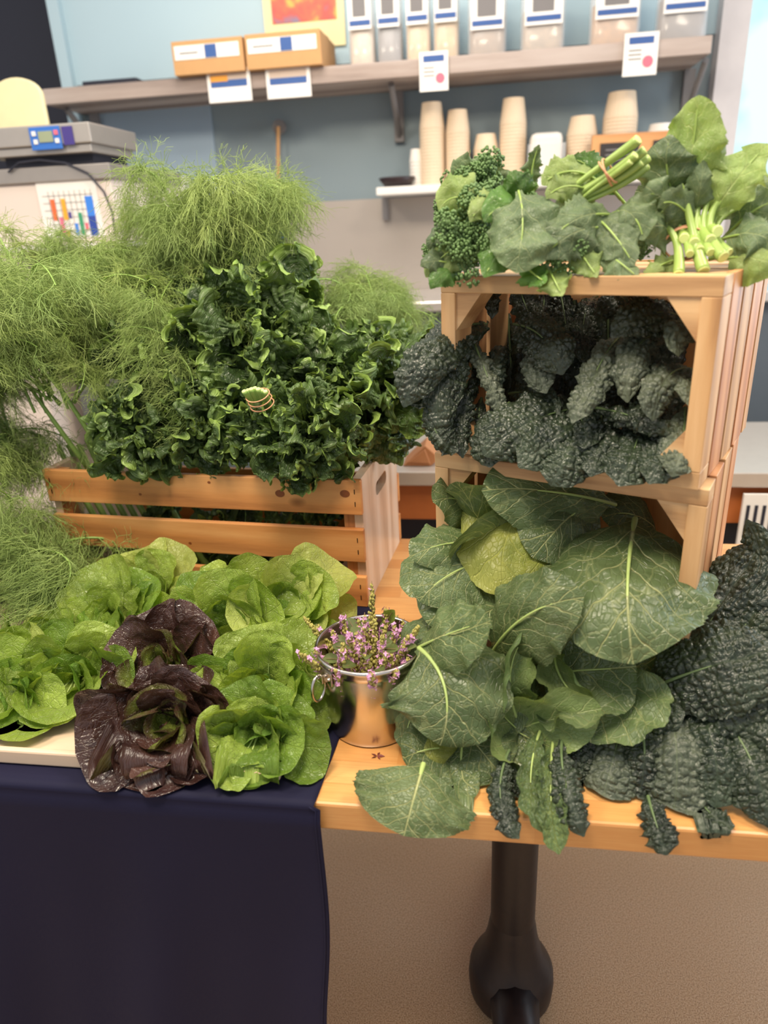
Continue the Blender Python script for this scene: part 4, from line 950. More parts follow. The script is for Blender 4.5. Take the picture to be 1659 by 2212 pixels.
# ================================================================ dark bumpy (lacinato) kale
LM = [ML['lac'], ML['lac_stem']]; LG = [ML['lac_lit'], ML['lac_stem']]; LU = [ML['lac_under'], ML['collard_stem']]
def ll(par, pts, W, mat=LM, face=None, s=1, **k2):
    q = dict(kind='strap', nu=30, nv=130, cup=-1.1, blister=.0062, bscale=.0108, wob=.004, wobs=.03, ruf=.0035, rfreq=6, teeth=.04, tfreq=30, rib=.0022, rib_len=.6)
    q.update(k2); q['seed'] = s
    return leafat('kale_leaf', mat, par, pts, W, face, **q)
nB = lambda lab, loc, grp=None: thing('lacinato_kale_bunch', lab, 'dark kale', loc, 0, grp)
k1 = nB('dark bumpy kale bunch arching out of the upper crate at its left post', (-.02, 1.02, 1.15))
k2 = nB('dark bumpy kale bunch hanging in the upper crate behind the centre', (.08, 1.12, 1.15))
k3 = nB('dark bumpy kale bunch curling at the right inside the upper crate', (.20, 1.0, 1.15))
k4 = nB('dark bumpy kale bunch spreading over the front lip of the upper crate', (.1, .92, 1.14))
R = random.Random(3)
ll(k1, [(1050, 700, 1.10), (975, 690, 1.0), (905, 760, .95), (872, 880, .945)], .040, face=(-.3, 0, .3), s=101, cup=-1.0)
ll(k1, [(1040, 720, 1.10), (960, 740, .99), (925, 850, .95), (955, 965, .945)], .034, face=(-.4, 0, .1), s=102, cup=-1.3)
ll(k1, [(1060, 690, 1.14), (1000, 690, 1.04), (965, 780, .99), (985, 880, .97)], .028, face=(-.2, 0, .2), s=103, cup=-1.4)
ll(k1, [(1030, 760, 1.08), (1000, 840, 1.0), (985, 920, .97), (1000, 990, .95)], .022, face=(-.1, 0, .0), s=104, cup=-1.6)
ll(k1, [(1020, 730, 1.06), (1040, 780, .99), (1065, 840, .97), (1085, 900, .96)], .019, mat=LG, face=(.2, 0, .1), s=105, cup=-1.7, twist=.6)
ll(k1, [(1090, 760, 1.12), (1080, 730, 1.05), (1060, 790, 1.0), (1080, 850, .99)], .02, face=(0, 0, .3), s=106, cup=-1.7)
ll(k1, [(930, 870, .97), (925, 910, .95), (940, 950, .945), (990, 975, .94)], .022, face=(-.2, 0, 0), s=107)
ll(k1, [(1040, 860, 1.05), (1030, 900, 1.0), (1035, 950, .97), (1045, 1000, .95)], .018, face=(0, 0, 0), s=108, cup=-1.5)
ll(k1, [(1000, 800, 1.1), (960, 850, 1.02), (915, 880, .98), (880, 870, .96)], .03, face=(-.3, 0, .0), s=109, cup=.8)
ll(k2, [(1120, 590, 1.16), (1120, 640, 1.08), (1145, 700, 1.03), (1195, 730, 1.0)], .024, face=(-.1, 0, .2), s=111, cup=-1.2)
ll(k2, [(1110, 700, 1.08), (1160, 705, 1.0), (1195, 740, .97), (1215, 810, .96)], .036, face=(0, 0, .25), s=112, cup=-1.0)
ll(k2, [(1150, 760, 1.06), (1150, 775, 1.0), (1165, 810, .97), (1180, 850, .965)], .024, mat=LG, face=(0, 0, .1), s=113, cup=-1.0)
ll(k2, [(1200, 590, 1.18), (1220, 660, 1.12), (1225, 730, 1.08), (1235, 790, 1.06)], .022, face=(.1, 0, 0), s=114)
ll(k2, [(1290, 640, 1.18), (1260, 650, 1.12), (1250, 720, 1.06), (1270, 790, 1.04)], .024, face=(.1, 0, .2), s=115)
ll(k2, [(1055, 590, 1.12), (1062, 620, 1.07), (1066, 650, 1.05), (1062, 690, 1.04)], .012, face=(0, 0, .1), s=116)
ll(k2, [(1100, 850, 1.1), (1150, 840, 1.02), (1180, 860, .98), (1210, 900, .96)], .022, face=(0, 0, .1), s=117)
ll(k2, [(1170, 620, 1.2), (1180, 650, 1.14), (1175, 690, 1.10), (1150, 720, 1.08)], .025, face=(0, 0, .1), s=118)
ll(k2, [(1240, 800, 1.2), (1230, 830, 1.14), (1220, 870, 1.10), (1230, 900, 1.08)], .025, face=(0, 0, .1), s=119)
ll(k3, [(1500, 700, 1.05), (1440, 655, .96), (1370, 670, .93), (1320, 730, .93)], .030, face=(0, 0, .4), s=121, cup=-1.1)
ll(k3, [(1450, 720, 1.04), (1390, 710, .95), (1345, 760, .92), (1355, 870, .91)], .027, mat=LG, face=(-.1, 0, .2), s=122, cup=-1.3, twist=.9)
ll(k3, [(1350, 720, 1.04), (1310, 740, .96), (1275, 830, .91), (1235, 915, .895)], .028, mat=LG, face=(-.2, 0, .1), s=123, cup=-1.2, twist=.5)
ll(k3, [(1510, 720, 1.0), (1480, 680, .92), (1460, 710, .90), (1465, 770, .89)], .024, mat=LG, face=(0, 0, .3), s=124, cup=-1.2)
ll(k3, [(1500, 800, .98), (1450, 780, .91), (1420, 830, .88), (1410, 910, .87)], .030, mat=LG, face=(0, 0, .2), s=125, cup=-1.2, twist=-.5)
ll(k3, [(1500, 830, .98), (1480, 800, .91), (1500, 830, .88), (1490, 880, .87)], .022, mat=LG, face=(.1, 0, .2), s=126, cup=-1.3)
ll(k3, [(1400, 640, 1.12), (1350, 630, 1.04), (1310, 650, 1.0), (1290, 700, .99)], .022, face=(0, 0, .3), s=127)
ll(k3, [(1440, 880, .98), (1400, 860, .93), (1380, 890, .90), (1400, 940, .89)], .024, face=(0, 0, .2), s=128)
ll(k3, [(1300, 860, 1.04), (1320, 820, 1.0), (1345, 800, .98), (1380, 790, .97)], .024, face=(0, 0, .2), s=129)
ll(k4, [(1270, 880, 1.02), (1190, 885, .95), (1110, 915, .92), (1045, 985, .915)], .052, face=(-.1, 0, .25), s=131, cup=-.9, nu=36)
ll(k4, [(1290, 900, 1.0), (1240, 920, .92), (1170, 960, .90), (1120, 1010, .90)], .040, face=(0, 0, .2), s=132)
ll(k4, [(1250, 900, .98), (1240, 950, .91), (1215, 1000, .88), (1190, 1050, .885)], .046, face=(-.05, 0, .2), s=133, nu=34)
ll(k4, [(1280, 880, .98), (1330, 885, .92), (1390, 905, .89), (1460, 935, .88)], .018, face=(0, 0, .5), s=134, cup=-1.6)
ll(k4, [(1300, 880, 1.0), (1300, 930, .92), (1290, 980, .885), (1275, 1030, .875)], .034, face=(0, 0, .2), s=135)
ll(k4, [(1390, 900, .98), (1380, 950, .90), (1360, 1000, .865), (1335, 1050, .855)], .044, face=(0, 0, .2), s=136, nu=34)
ll(k4, [(1460, 900, .96), (1450, 950, .88), (1430, 1000, .85), (1400, 1045, .845)], .036, face=(.05, 0, .2), s=137)
ll(k4, [(1480, 880, .94), (1480, 940, .87), (1470, 990, .84), (1450, 1030, .84)], .030, mat=LG, face=(.1, 0, .2), s=138)
ll(k4, [(1100, 870, 1.0), (1060, 900, .95), (1050, 960, .93), (1060, 1010, .92)], .034, face=(-.2, 0, .1), s=139)
ll(k4, [(1230, 870, 1.0), (1260, 900, .94), (1270, 930, .91), (1260, 970, .90)], .03, face=(0, 0, .2), s=140)
# dim filler deep in the crate
for i in range(12):
    x = 1060+i*36; y0 = 640+R.randint(0, 60); Yd = 1.19-.01*i
    ll((k2 if i < 7 else k3), [(x, y0, Yd), (x+R.randint(-20, 20), y0+90, Yd-.03), (x+R.randint(-30, 30), y0+190, Yd-.04), (x+R.randint(-30, 30), y0+260, Yd-.05)], .034, face=(R.uniform(-.5, .5), 0, .1), s=150+i, nu=14, nv=50)
# --- the heap at the right of the table
h1 = nB('dark bumpy kale bunch standing tallest at the right, tip curling over', (.42, .90, .80))
h2 = nB('dark bumpy kale bunch with wide puckered leaves at the table edge', (.30, .76, .80))
h3 = nB('dark bumpy kale leaves hanging over the table edge beside the collards', (.13, .72, .79))
h4 = nB('dark bumpy kale bunch lying low at the far right corner of the picture', (.46, .76, .80))
ll(h1, [(1670, 1480, .86), (1650, 1330, .90), (1665, 1200, .95), (1612, 1122, .97)], .030, face=(-.3, 0, .2), s=201, cup=-.9)
ll(h1, [(1440, 1500, .86), (1500, 1390, .88), (1580, 1270, .92), (1650, 1170, .96)], .058, face=(-.3, -.1, .4), s=202, cup=-.7, nu=38, mat=LM)
ll(h1, [(1480, 1520, .84), (1560, 1420, .86), (1620, 1330, .89), (1700, 1240, .93)], .062, face=(-.2, 0, .3), s=203, cup=-.7, nu=36)
ll(h1, [(1380, 1500, .83), (1470, 1455, .80), (1560, 1430, .795), (1680, 1400, .81)], .068, face=(-.1, -.1, .6), s=204, cup=-.6, nu=40, mat=LM, rib=.003)
ll(h1, [(1420, 1570, .81), (1500, 1530, .79), (1600, 1510, .78), (1700, 1480, .79)], .055, face=(-.1, 0, .5), s=205, cup=-.9)
ll(h1, [(1500, 1400, .92), (1560, 1360, .92), (1620, 1300, .94), (1690, 1290, .96)], .05, face=(-.2, 0, .3), s=206)
ll(h2, [(1350, 1500, .85), (1345, 1580, .775), (1320, 1650, .735), (1300, 1730, .715)], .060, mat=LG, face=(-.05, -.1, .3), s=211, cup=-1.0, nu=44, nv=120)
ll(h2, [(1440, 1500, .83), (1465, 1590, .75), (1470, 1680, .715), (1450, 1775, .70)], .062, mat=LG, face=(0, -.1, .3), s=212, cup=-1.0, nu=44, nv=120)
ll(h2, [(1500, 1500, .82), (1540, 1590, .755), (1560, 1670, .72), (1545, 1745, .705)], .050, mat=LM, face=(.1, 0, .3), s=213, cup=-1.1, nu=36)
ll(h2, [(1380, 1560, .78), (1400, 1600, .745), (1395, 1680, .73), (1370, 1740, .72)], .035, mat=LM, face=(0, 0, .2), s=214)
ll(h2, [(1310, 1500, .84), (1270, 1560, .79), (1240, 1620, .755), (1225, 1680, .74)], .036, mat=LM, face=(-.3, 0, .2), s=215)
ll(h2, [(1400, 1720, .71), (1408, 1755, .680), (1425, 1800, .658), (1440, 1848, .645)], .026, nofloor=True, mat=LM, face=(0, 0, .2), s=216, cup=-1.3)
ll(h2, [(1490, 1730, .74), (1515, 1755, .705), (1545, 1785, .685), (1585, 1800, .68)], .020, mat=LM, face=(0, 0, .5), s=217, cup=-1.5)
ll(h2, [(1560, 1530, .80), (1600, 1600, .76), (1620, 1680, .73), (1610, 1740, .715)], .042, mat=LM, face=(.1, 0, .3), s=218)
ll(h2, [(1280, 1480, .85), (1330, 1520, .80), (1400, 1540, .78), (1480, 1540, .78)], .045, mat=LM, face=(0, 0, .5), s=219)
ll(h4, [(1560, 1540, .80), (1620, 1620, .74), (1655, 1700, .70), (1665, 1790, .68)], .045, mat=LM, face=(0, 0, .3), s=221)
ll(h4, [(1600, 1480, .82), (1660, 1560, .76), (1700, 1620, .73), (1730, 1700, .70)], .05, mat=LM, face=(0, 0, .3), s=222)
ll(h4, [(1500, 1500, .83), (1570, 1540, .79), (1640, 1580, .76), (1720, 1600, .75)], .05, mat=LM, face=(0, 0, .5), s=223)
ll(h4, [(1540, 1440, .85), (1600, 1460, .82), (1670, 1500, .80), (1740, 1520, .79)], .055, mat=LM, face=(0, 0, .5), s=224)
ll(h3, [(1170, 1570, .79), (1138, 1650, .725), (1138, 1735, .676), (1172, 1798, .652)], .021, nofloor=True, mat=LU, face=(-.1, 0, .1), s=231, cup=1.3, blister=.003)
ll(h3, [(1195, 1600, .77), (1185, 1690, .700), (1188, 1770, .660), (1208, 1846, .640)], .023, nofloor=True, mat=LU, face=(0, 0, .1), s=232, cup=1.2, blister=.003)
ll(h3, [(1100, 1620, .76), (1068, 1690, .700), (1074, 1760, .668), (1122, 1812, .650)], .021, nofloor=True, mat=LM, face=(-.2, 0, .1), s=233, cup=-1.3)
ll(h3, [(1215, 1590, .77), (1205, 1660, .715), (1230, 1740, .672), (1262, 1808, .652)], .022, nofloor=True, mat=LM, face=(.2, 0, .1), s=234, cup=-1.3)
ll(h3, [(1240, 1580, .79), (1240, 1630, .755), (1235, 1680, .74), (1230, 1720, .725)], .030, mat=LM, face=(.2, 0, .1), s=235)
ll(h3, [(1130, 1620, .79), (1110, 1660, .75), (1100, 1710, .72), (1095, 1760, .70)], .022, mat=LM, face=(0, 0, .1), s=236)
ll(h3, [(1290, 1580, .79), (1255, 1600, .765), (1240, 1650, .745), (1245, 1690, .735)], .026, mat=LM, face=(0, 0, .1), s=237)

# ================================================================ broccoli rabe on top of the upper crate
def rb(par, pts, W, mat='rabe', face=None, s=1, **k2):
    q = dict(kind='rabe', nu=18, nv=64, cup=-.7, wob=.006, wobs=.028, ruf=.007, rfreq=4, teeth=.20, tfreq=13, rib=.0018, rib_len=.9)
    q.update(k2); q['seed'] = s
    return leafat('leaf', [ML[mat], ML['rabe_stem']], par, pts, W, face, **q)
def stalk(par, pts, r0, r1, cut=True, mat='rabe_stem', name='stem'):
    C, L = resample(bez(P3(*pts) if len(pts[0]) == 3 and pts[0][0] > 20 else np.array(pts), 60), 26)
    rr = np.linspace(r0, r1, 26)*(1+.06*np.sin(np.linspace(0, 9, 26)))
    o = MB().tube(C, rr, 12).build(name, ML[mat], par, smooth=True)
    o.matrix_parent_inverse = Matrix.Translation(-Vector(par.location))
    if cut:
        d = C[0]-C[1]; d /= np.linalg.norm(d)
        c = MB().tube([C[0]-d*.0003, C[0]+d*.0007, C[0]+d*.0013], [rr[0]*.98, rr[0]*.93, rr[0]*.80], 12).build('cut_end', ML['cut'], o, smooth=False)
        c.matrix_parent_inverse = Matrix.Identity(4)
    return o
ICO = None
def ico():
    global ICO
    if ICO is None:
        t = (1+5**.5)/2; v = np.array([(-1,t,0),(1,t,0),(-1,-t,0),(1,-t,0),(0,-1,t),(0,1,t),(0,-1,-t),(0,1,-t),(t,0,-1),(t,0,1),(-t,0,-1),(-t,0,1)], float); v /= np.linalg.norm(v[0])
        f = [(0,11,5),(0,5,1),(0,1,7),(0,7,10),(0,10,11),(1,5,9),(5,11,4),(11,10,2),(10,7,6),(7,1,8),(3,9,4),(3,4,2),(3,2,6),(3,6,8),(3,8,9),(4,9,5),(2,4,11),(6,2,10),(8,6,7),(9,8,1)]
        ICO = (v, f)
    return ICO
def floret(par, p, R_, n=170, s=0, squash=.8):
    rr = np.random.RandomState(s); c = np.asarray(at(*p)); d = TOCAM(c)+np.array([0, 0, .5]); d /= np.linalg.norm(d)
    v, f = ico(); m = MB(); base = c-d*R_*1.2
    lobes = [c+R_*.55*q for q in rr.normal(size=(9, 3))*.6]
    for i in range(n):
        l = lobes[rr.randint(len(lobes))]; q = rr.normal(size=3); q /= np.linalg.norm(q); q = q+d*.7; q /= np.linalg.norm(q)
        pos = l+q*R_*.46*rr.uniform(.9, 1.05); r = R_*.062*rr.uniform(.8, 1.25)
        m.add(v*np.array([r, r, r*1.15])+pos, f)
    for l in lobes: m.tube([base, (base+l)/2+rr.normal(size=3)*R_*.1, l], [R_*.12, R_*.09, R_*.16], 6)
    o = m.build('floret', ML['bud'], par, smooth=True); o.matrix_parent_inverse = Matrix.Translation(-Vector(par.location)); return o
nR = lambda lab, loc: thing('broccoli_rabe_bunch', lab, 'broccoli rabe', loc)
r1 = nR('broccoli rabe bunch with green florets at the left end of the crate top', (.0, 1.0, 1.40))
r2 = nR('broccoli rabe bunch with banded pale stems pointing up to the right', (.12, 1.0, 1.40))
r3 = nR('broccoli rabe bunch with cut stem ends facing front, tallest leaf upright', (.27, .98, 1.40))
for q in [((1020, 450, .98), .030, 1), ((1010, 395, 1.0), .026, 2), ((1055, 380, 1.02), .030, 3), ((985, 505, .97), .033, 4), ((1005, 545, .96), .034, 5), ((930, 545, .98), .018, 6), ((1055, 520, .97), .026, 7), ((1165, 455, .97), .022, 8), ((965, 480, .99), .024, 14)]:
    floret(r1, q[0], q[1], 520, 300+q[2])
for q in [((1205, 575, .925), .026, 9), ((1250, 545, .93), .022, 10), ((1155, 500, .95), .022, 11), ((1225, 510, .95), .018, 15)]: floret(r2, q[0], q[1], 170, 300+q[2])
for q in [((1385, 545, .95), .016, 12), ((1370, 470, .98), .014, 13)]: floret(r3, q[0], q[1], 120, 300+q[2])
rb(r1, [(1060, 420, 1.03), (1020, 380, 1.01), (990, 350, 1.0), (975, 380, .99)], .030, 'rabe', (-.1, 0, .2), 301)
rb(r1, [(1070, 450, 1.0), (1010, 425, .965), (970, 410, .955), (948, 455, .95)], .034, 'rabe_light', (-.1, 0, .2), 302, teeth=.06)
rb(r1, [(1060, 500, 1.0), (1000, 530, .96), (950, 540, .945), (920, 600, .94)], .030, 'rabe_light', (-.2, 0, .2), 303, teeth=.08)
rb(r1, [(1030, 500, 1.0), (980, 480, .96), (940, 500, .95), (925, 540, .95)], .022, 'rabe', (-.2, 0, .3), 304)
rb(r1, [(1140, 470, 1.0), (1110, 430, .955), (1070, 440, .94), (1045, 480, .935)], .030, 'rabe_deep', (0, 0, .3), 305, teeth=.05)
rb(r1, [(1110, 440, .98), (1060, 420, .95), (1030, 450, .94), (1015, 480, .94)], .024, 'rabe_light', (-.1, 0, .2), 306)
rb(r1, [(1110, 500, .98), (1080, 540, .94), (1060, 570, .925), (1045, 600, .92)], .026, 'rabe_deep', (-.1, 0, .1), 307, teeth=.06)
rb(r1, [(1020, 560, .98), (970, 580, .945), (940, 600, .935), (930, 625, .93)], .022, 'rabe_deep', (-.2, 0, .1), 308)
rb(r1, [(1000, 580, .97), (960, 560, .94), (930, 560, .935), (908, 575, .935)], .022, 'rabe', (-.1, 0, .4), 309)
rb(r1, [(1160, 440, .99), (1140, 390, .98), (1150, 350, .98), (1165, 312, .975)], .016, 'rabe', (0, 0, 0), 310, teeth=.3)
rb(r1, [(1150, 440, .99), (1125, 410, .975), (1110, 390, .97), (1100, 370, .97)], .026, 'rabe_deep', (0, 0, .1), 311)
rb(r1, [(1080, 560, .98), (1060, 480, 1.0), (1000, 440, 1.02), (960, 460, 1.02)], .045, 'rabe', (0, 0, .1), 312)
rb(r1, [(1100, 460, 1.02), (1080, 400, 1.03), (1060, 370, 1.03), (1080, 350, 1.03)], .03, 'rabe', (0, 0, .3), 313)
rb(r2, [(1120, 412, .955), (1135, 460, .92), (1130, 520, .905), (1115, 590, .90)], .046, 'rabe', (-.15, 0, .15), 320, kind='collard', teeth=.05, cup=-.4, rib=.0012)
rb(r2, [(1290, 420, .97), (1240, 390, .945), (1200, 400, .935), (1180, 430, .93)], .024, 'rabe_light', (0, 0, .3), 321, teeth=.25)
rb(r2, [(1300, 400, .98), (1260, 360, .96), (1210, 360, .955), (1170, 400, .95)], .030, 'rabe_light', (0, 0, .4), 322)
rb(r2, [(1340, 470, .96), (1290, 450, .93), (1230, 470, .915), (1200, 510, .91)], .032, 'rabe', (0, 0, .3), 323)
rb(r2, [(1310, 490, .95), (1260, 490, .915), (1210, 510, .905), (1170, 560, .90)], .036, 'rabe', (-.1, 0, .2), 324)
rb(r2, [(1260, 450, .97), (1310, 480, .93), (1340, 520, .91), (1370, 575, .90)], .034, 'rabe', (.1, 0, .2), 325, teeth=.1)
rb(r2, [(1240, 520, .95), (1260, 560, .915), (1280, 580, .905), (1290, 600, .90)], .022, 'rabe_light', (0, 0, .2), 326)
rb(r2, [(1300, 540, .94), (1330, 560, .905), (1350, 575, .895), (1380, 600, .89)], .024, 'rabe', (.1, 0, .3), 327)
rb(r2, [(1310, 470, .96), (1350, 440, .94), (1380, 460, .925), (1390, 520, .92)], .030, 'rabe', (.1, 0, .1), 328, teeth=.08)
rb(r2, [(1180, 570, .94), (1190, 590, .905), (1200, 610, .895), (1215, 640, .89)], .024, 'rabe_light', (0, 0, .1), 329, teeth=.06)
rb(r2, [(1120, 560, .94), (1140, 580, .915), (1160, 600, .90), (1180, 610, .89)], .022, 'rabe_deep', (0, 0, .1), 330)
rb(r2, [(1350, 440, 1.0), (1300, 380, .99), (1260, 340, .985), (1230, 345, .985)], .028, 'rabe_deep', (0, 0, .2), 331)
rb(r2, [(1200, 560, .96), (1240, 500, .95), (1240, 440, .96), (1220, 400, .97)], .036, 'rabe', (0, 0, 0), 332)
rb(r2, [(1230, 540, .95), (1300, 540, .94), (1350, 520, .94), (1400, 540, .94)], .03, 'rabe', (0, 0, 0), 333)
for i, (x, y, r) in enumerate(((1378, 302, .0065), (1392, 325, .006), (1400, 342, .0055), (1372, 335, .0055), (1385, 352, .005), (1398, 360, .005), (1362, 350, .0045))):
    stalk(r2, [(x, y, .93+.01*(i % 3)), (x-45, y+38, .945), (x-95, y+62, .955), (1215+i*3, 425+i*5, .965)], r*.9, r*.42)
def band(par, c, axis, R_, tube=.0012, name='rubber_band', loops=2):
    axis = np.asarray(axis, float); axis /= np.linalg.norm(axis); a = np.cross(axis, [0, 0, 1.0]); a /= np.linalg.norm(a); b = np.cross(axis, a)
    th = np.linspace(0, 2*PI*loops, 40*loops+1)
    P = np.array([np.asarray(c)+R_*(a*math.cos(t)*1.0+b*math.sin(t)*.8)+axis*(.004*math.sin(t*.5)) for t in th])
    o = MB().tube(P, tube, 6).build(name, ML['band'], par, smooth=True); o.matrix_parent_inverse = Matrix.Translation(-Vector(par.location)); return o
p0, p1 = at(1295, 385, .945), at(1330, 360, .94); band(r2, (p0+p1)/2, p1-p0, .019)
# third bunch
rb(r3, [(1470, 480, 1.0), (1488, 400, .97), (1500, 300, .955), (1510, 205, .96)], .040, 'rabe_light', (-.1, 0, 0), 340, teeth=.10, cup=-.3, rib=.0028, kind='collard')
rb(r3, [(1470, 470, .99), (1440, 390, .96), (1430, 340, .95), (1450, 290, .96)], .042, 'rabe', (-.3, 0, .3), 341, cup=-1.0, teeth=.06)
rb(r3, [(1500, 500, .98), (1450, 430, .945), (1410, 400, .935), (1385, 430, .93)], .032, 'rabe', (-.1, 0, .4), 342, teeth=.08)
rb(r3, [(1510, 500, .98), (1480, 440, .94), (1440, 420, .925), (1420, 450, .92)], .026, 'rabe', (0, 0, .3), 343)
rb(r3, [(1520, 500, .98), (1545, 450, .955), (1590, 380, .95), (1660, 310, .96)], .038, 'rabe_light', (0, 0, .1), 344, teeth=.34, tfreq=5, cup=-.3, rib=.0026)
rb(r3, [(1515, 480, 1.0), (1535, 380, .985), (1575, 330, .98), (1592, 400, .97)], .016, 'rabe', (0, 0, .1), 345, cup=-1.0)
rb(r3, [(1500, 480, .98), (1505, 430, .955), (1515, 390, .95), (1520, 345, .95)], .020, 'rabe', (.1, 0, 0), 346)
rb(r3, [(1560, 520, .99), (1600, 470, .965), (1640, 440, .96), (1690, 430, .96)], .034, 'rabe', (.1, 0, .4), 347)
rb(r3, [(1550, 520, .98), (1600, 500, .945), (1640, 500, .935), (1680, 530, .93)], .036, 'rabe', (.1, 0, .4), 348)
rb(r3, [(1560, 560, .97), (1600, 550, .935), (1640, 560, .925), (1690, 580, .92)], .036, 'rabe_light', (.1, 0, .4), 349, teeth=.05)
rb(r3, [(1490, 520, .97), (1430, 480, .94), (1390, 480, .93), (1365, 510, .93)], .028, 'rabe', (-.1, 0, .3), 350, teeth=.2)
rb(r3, [(1480, 560, .96), (1440, 560, .93), (1410, 580, .92), (1390, 600, .915)], .020, 'rabe_light', (-.1, 0, .3), 351, teeth=.4, tfreq=8)
rb(r3, [(1500, 470, 1.0), (1480, 430, .99), (1500, 380, .985), (1530, 350, .985)], .035, 'rabe', (0, 0, 0), 352)
rb(r3, [(1530, 500, 1.0), (1580, 430, 1.0), (1620, 400, 1.0), (1670, 390, 1.0)], .04, 'rabe', (0, 0, .2), 353)
rb(r3, [(1440, 560, .99), (1420, 500, .98), (1400, 440, .98), (1380, 400, .98)], .035, 'rabe', (0, 0, .1), 354)
rb(r3, [(1530, 560, 1.0), (1600, 540, .99), (1650, 520, .99), (1720, 510, .99)], .04, 'rabe', (0, 0, .1), 355)
ends = [(1466, 592, .0075, .905), (1520, 585, .0085, .905), (1500, 525, .0080, .925), (1535, 520, .0085, .925), (1563, 555, .0085, .91), (1478, 515, .0075, .93), (1512, 540, .0065, .92), (1550, 500, .0085, .93), (1490, 548, .006, .915), (1535, 545, .0065, .915), (1575, 545, .006, .925)]
for i, (x, y, r, Yd) in enumerate(ends):
    u = [(1400, 480), (1470, 400), (1440, 440), (1490, 380), (1560, 430), (1380, 495), (1520, 390), (1600, 420), (1420, 450), (1545, 400), (1600, 450)][i]
    stalk(r3, [(x, y, Yd), (1488+(x-1500)*.45, 510+(y-540)*.25, Yd+.035), ((u[0]+1500)/2, (u[1]+470)/2, Yd+.05), (u[0], u[1], Yd+.055)], r*.86, r*.36)
band(r3, at(1480, 525, .95), at(1500, 540, .92)-at(1480, 510, .97), .024)
# ================================================================ butter lettuces on a tray
M_tray = flat('pale_wood_tray', lin(222, 196, 168), .55, noise=.06, nscale=12); M_liner = flat('corrugated_liner', lin(226, 198, 160), .75, noise=.05, nscale=60, bump=.3)
TX0, TX1, TY0, TY1 = -1.05, -.268, .705, 1.10
t = thing('serving_tray', 'pale wooden tray under the lettuces on the navy cloth', 'tray', ((TX0+TX1)/2, .9, TZ+.005))
o = MB().box(((TX0+TX1)/2, (TY0+TY1)/2, TZ+.011), (TX1-TX0, TY1-TY0, .012)).build('tray_base', M_tray, t, bevel=.004); o.matrix_parent_inverse = Matrix.Translation(-Vector(t.location))
for y in (TY0+.004, TY1-.004):
    o = MB().box(((TX0+TX1)/2, y, TZ+.017), (TX1-TX0, .010, .024)).build('tray_rim', M_tray, t, bevel=.003); o.matrix_parent_inverse = Matrix.Translation(-Vector(t.location))
for x in (TX0+.004, TX1-.004):
    o = MB().box((x, (TY0+TY1)/2, TZ+.017), (.010, TY1-TY0, .024)).build('tray_rim', M_tray, t, bevel=.003); o.matrix_parent_inverse = Matrix.Translation(-Vector(t.location))
xs = np.linspace(-.50, -.262, 60); ys = np.linspace(TY0-.006, TY1-.05, 30); G = np.zeros((30, 60, 3))
for i, y in enumerate(ys):
    for j, x in enumerate(xs): G[i, j] = (x, y-.01*max(0, (x+.35))*5, TZ+.0262+.0012*math.sin(x*700))
o = MB().grid(G).build('paper_liner', M_liner, smooth=True); m_ = o.modifiers.new('t', 'SOLIDIFY'); m_.thickness = .0015
o['label'] = 'ribbed kraft paper liner under the front right lettuce'; o['category'] = 'liner'; rebase(o, (-.4, .9, TZ+.03))
def head(lab, c, axis, R_, mats, seed, cat='lettuce', n=(6, 6, 5, 3), squeeze=1.0, inner=None, grp=None, wm=1.0, cupm=1.0, tilts=(74, 56, 36, 18), skip=lambda d: False, stem='lettuce_stem', up=.0):
    r = np.random.RandomState(seed); c = np.asarray(c, float); ax = np.asarray(axis, float); ax /= np.linalg.norm(ax)
    a = np.cross(ax, [0.1, .2, 1.0]); a /= np.linalg.norm(a); b = np.cross(ax, a)
    t = thing('lettuce_head', lab, cat, tuple(c), 0, grp); base = c-ax*R_*.45
    k = 0
    for ring, (nn, tilt) in enumerate(zip(n, tilts)):
        for i in range(nn):
            ph = 2*PI*(i+.5*(ring % 2)+r.uniform(-.18, .18))/nn; out = a*math.cos(ph)+b*math.sin(ph)
            th = math.radians(tilt+r.uniform(-17, 15)); L = R_*(1.28, 1.16, .98, .78)[ring]*r.uniform(.82, 1.16)
            d1 = out*math.sin(th*.55)+ax*math.cos(th*.55); d2 = out*math.sin(th)+ax*math.cos(th); d3 = out*math.sin(th*1.25+.15)+ax*math.cos(th*1.25+.15)
            p0 = base+out*R_*.08; p1 = p0+d1*L*.36; p2 = p1+d2*L*.36; p3 = p2+d3*L*.36
            if min(p1[2], p2[2], p3[2]) < TZ+.034 and p3[1] > .69:
                for p in (p1, p2, p3): p[2] = max(p[2], TZ+.036+r.uniform(0, .012))
            if skip(p3-c): continue
            face = ax*math.sin(th)-out*math.cos(th)+np.array([0, 0, up])
            if inner and ring >= inner[0]: mt = ML[inner[1]]
            else: mt = ML[mats[r.randint(len(mats))]]
            leaf('lettuce_leaf', [mt, ML[stem]], t, np.array([p0, p1, p2, p3]), face, R_*(.74, .66, .56, .40)[ring]*wm*r.uniform(.9, 1.12), kind='lettuce', nu=20, nv=40,
                 cup=(.75, .95, 1.15, 1.35)[ring]*cupm*r.uniform(.8, 1.2), seed=seed*40+k, ruf=R_*.035*r.uniform(.5, 1.6), rfreq=r.uniform(1.6, 3.2), rpow=2, wob=.0035, wobs=.026, rib=.0022, rib_len=.55, blister=.0017, bscale=.013, twist=r.uniform(-.7, .7)); k += 1
    return t
G_ = ('lettuce', 'lettuce', 'lettuce_deep'); GP = ('lettuce_pale', 'lettuce')
def hp(x, y, Y): return at(x, y, Y)
head('butter lettuce behind the others against the crate, left of the middle', hp(238, 1350, 1.0), (-.05, -.5, .75), .094, G_, 1, n=(6, 6, 5, 3))
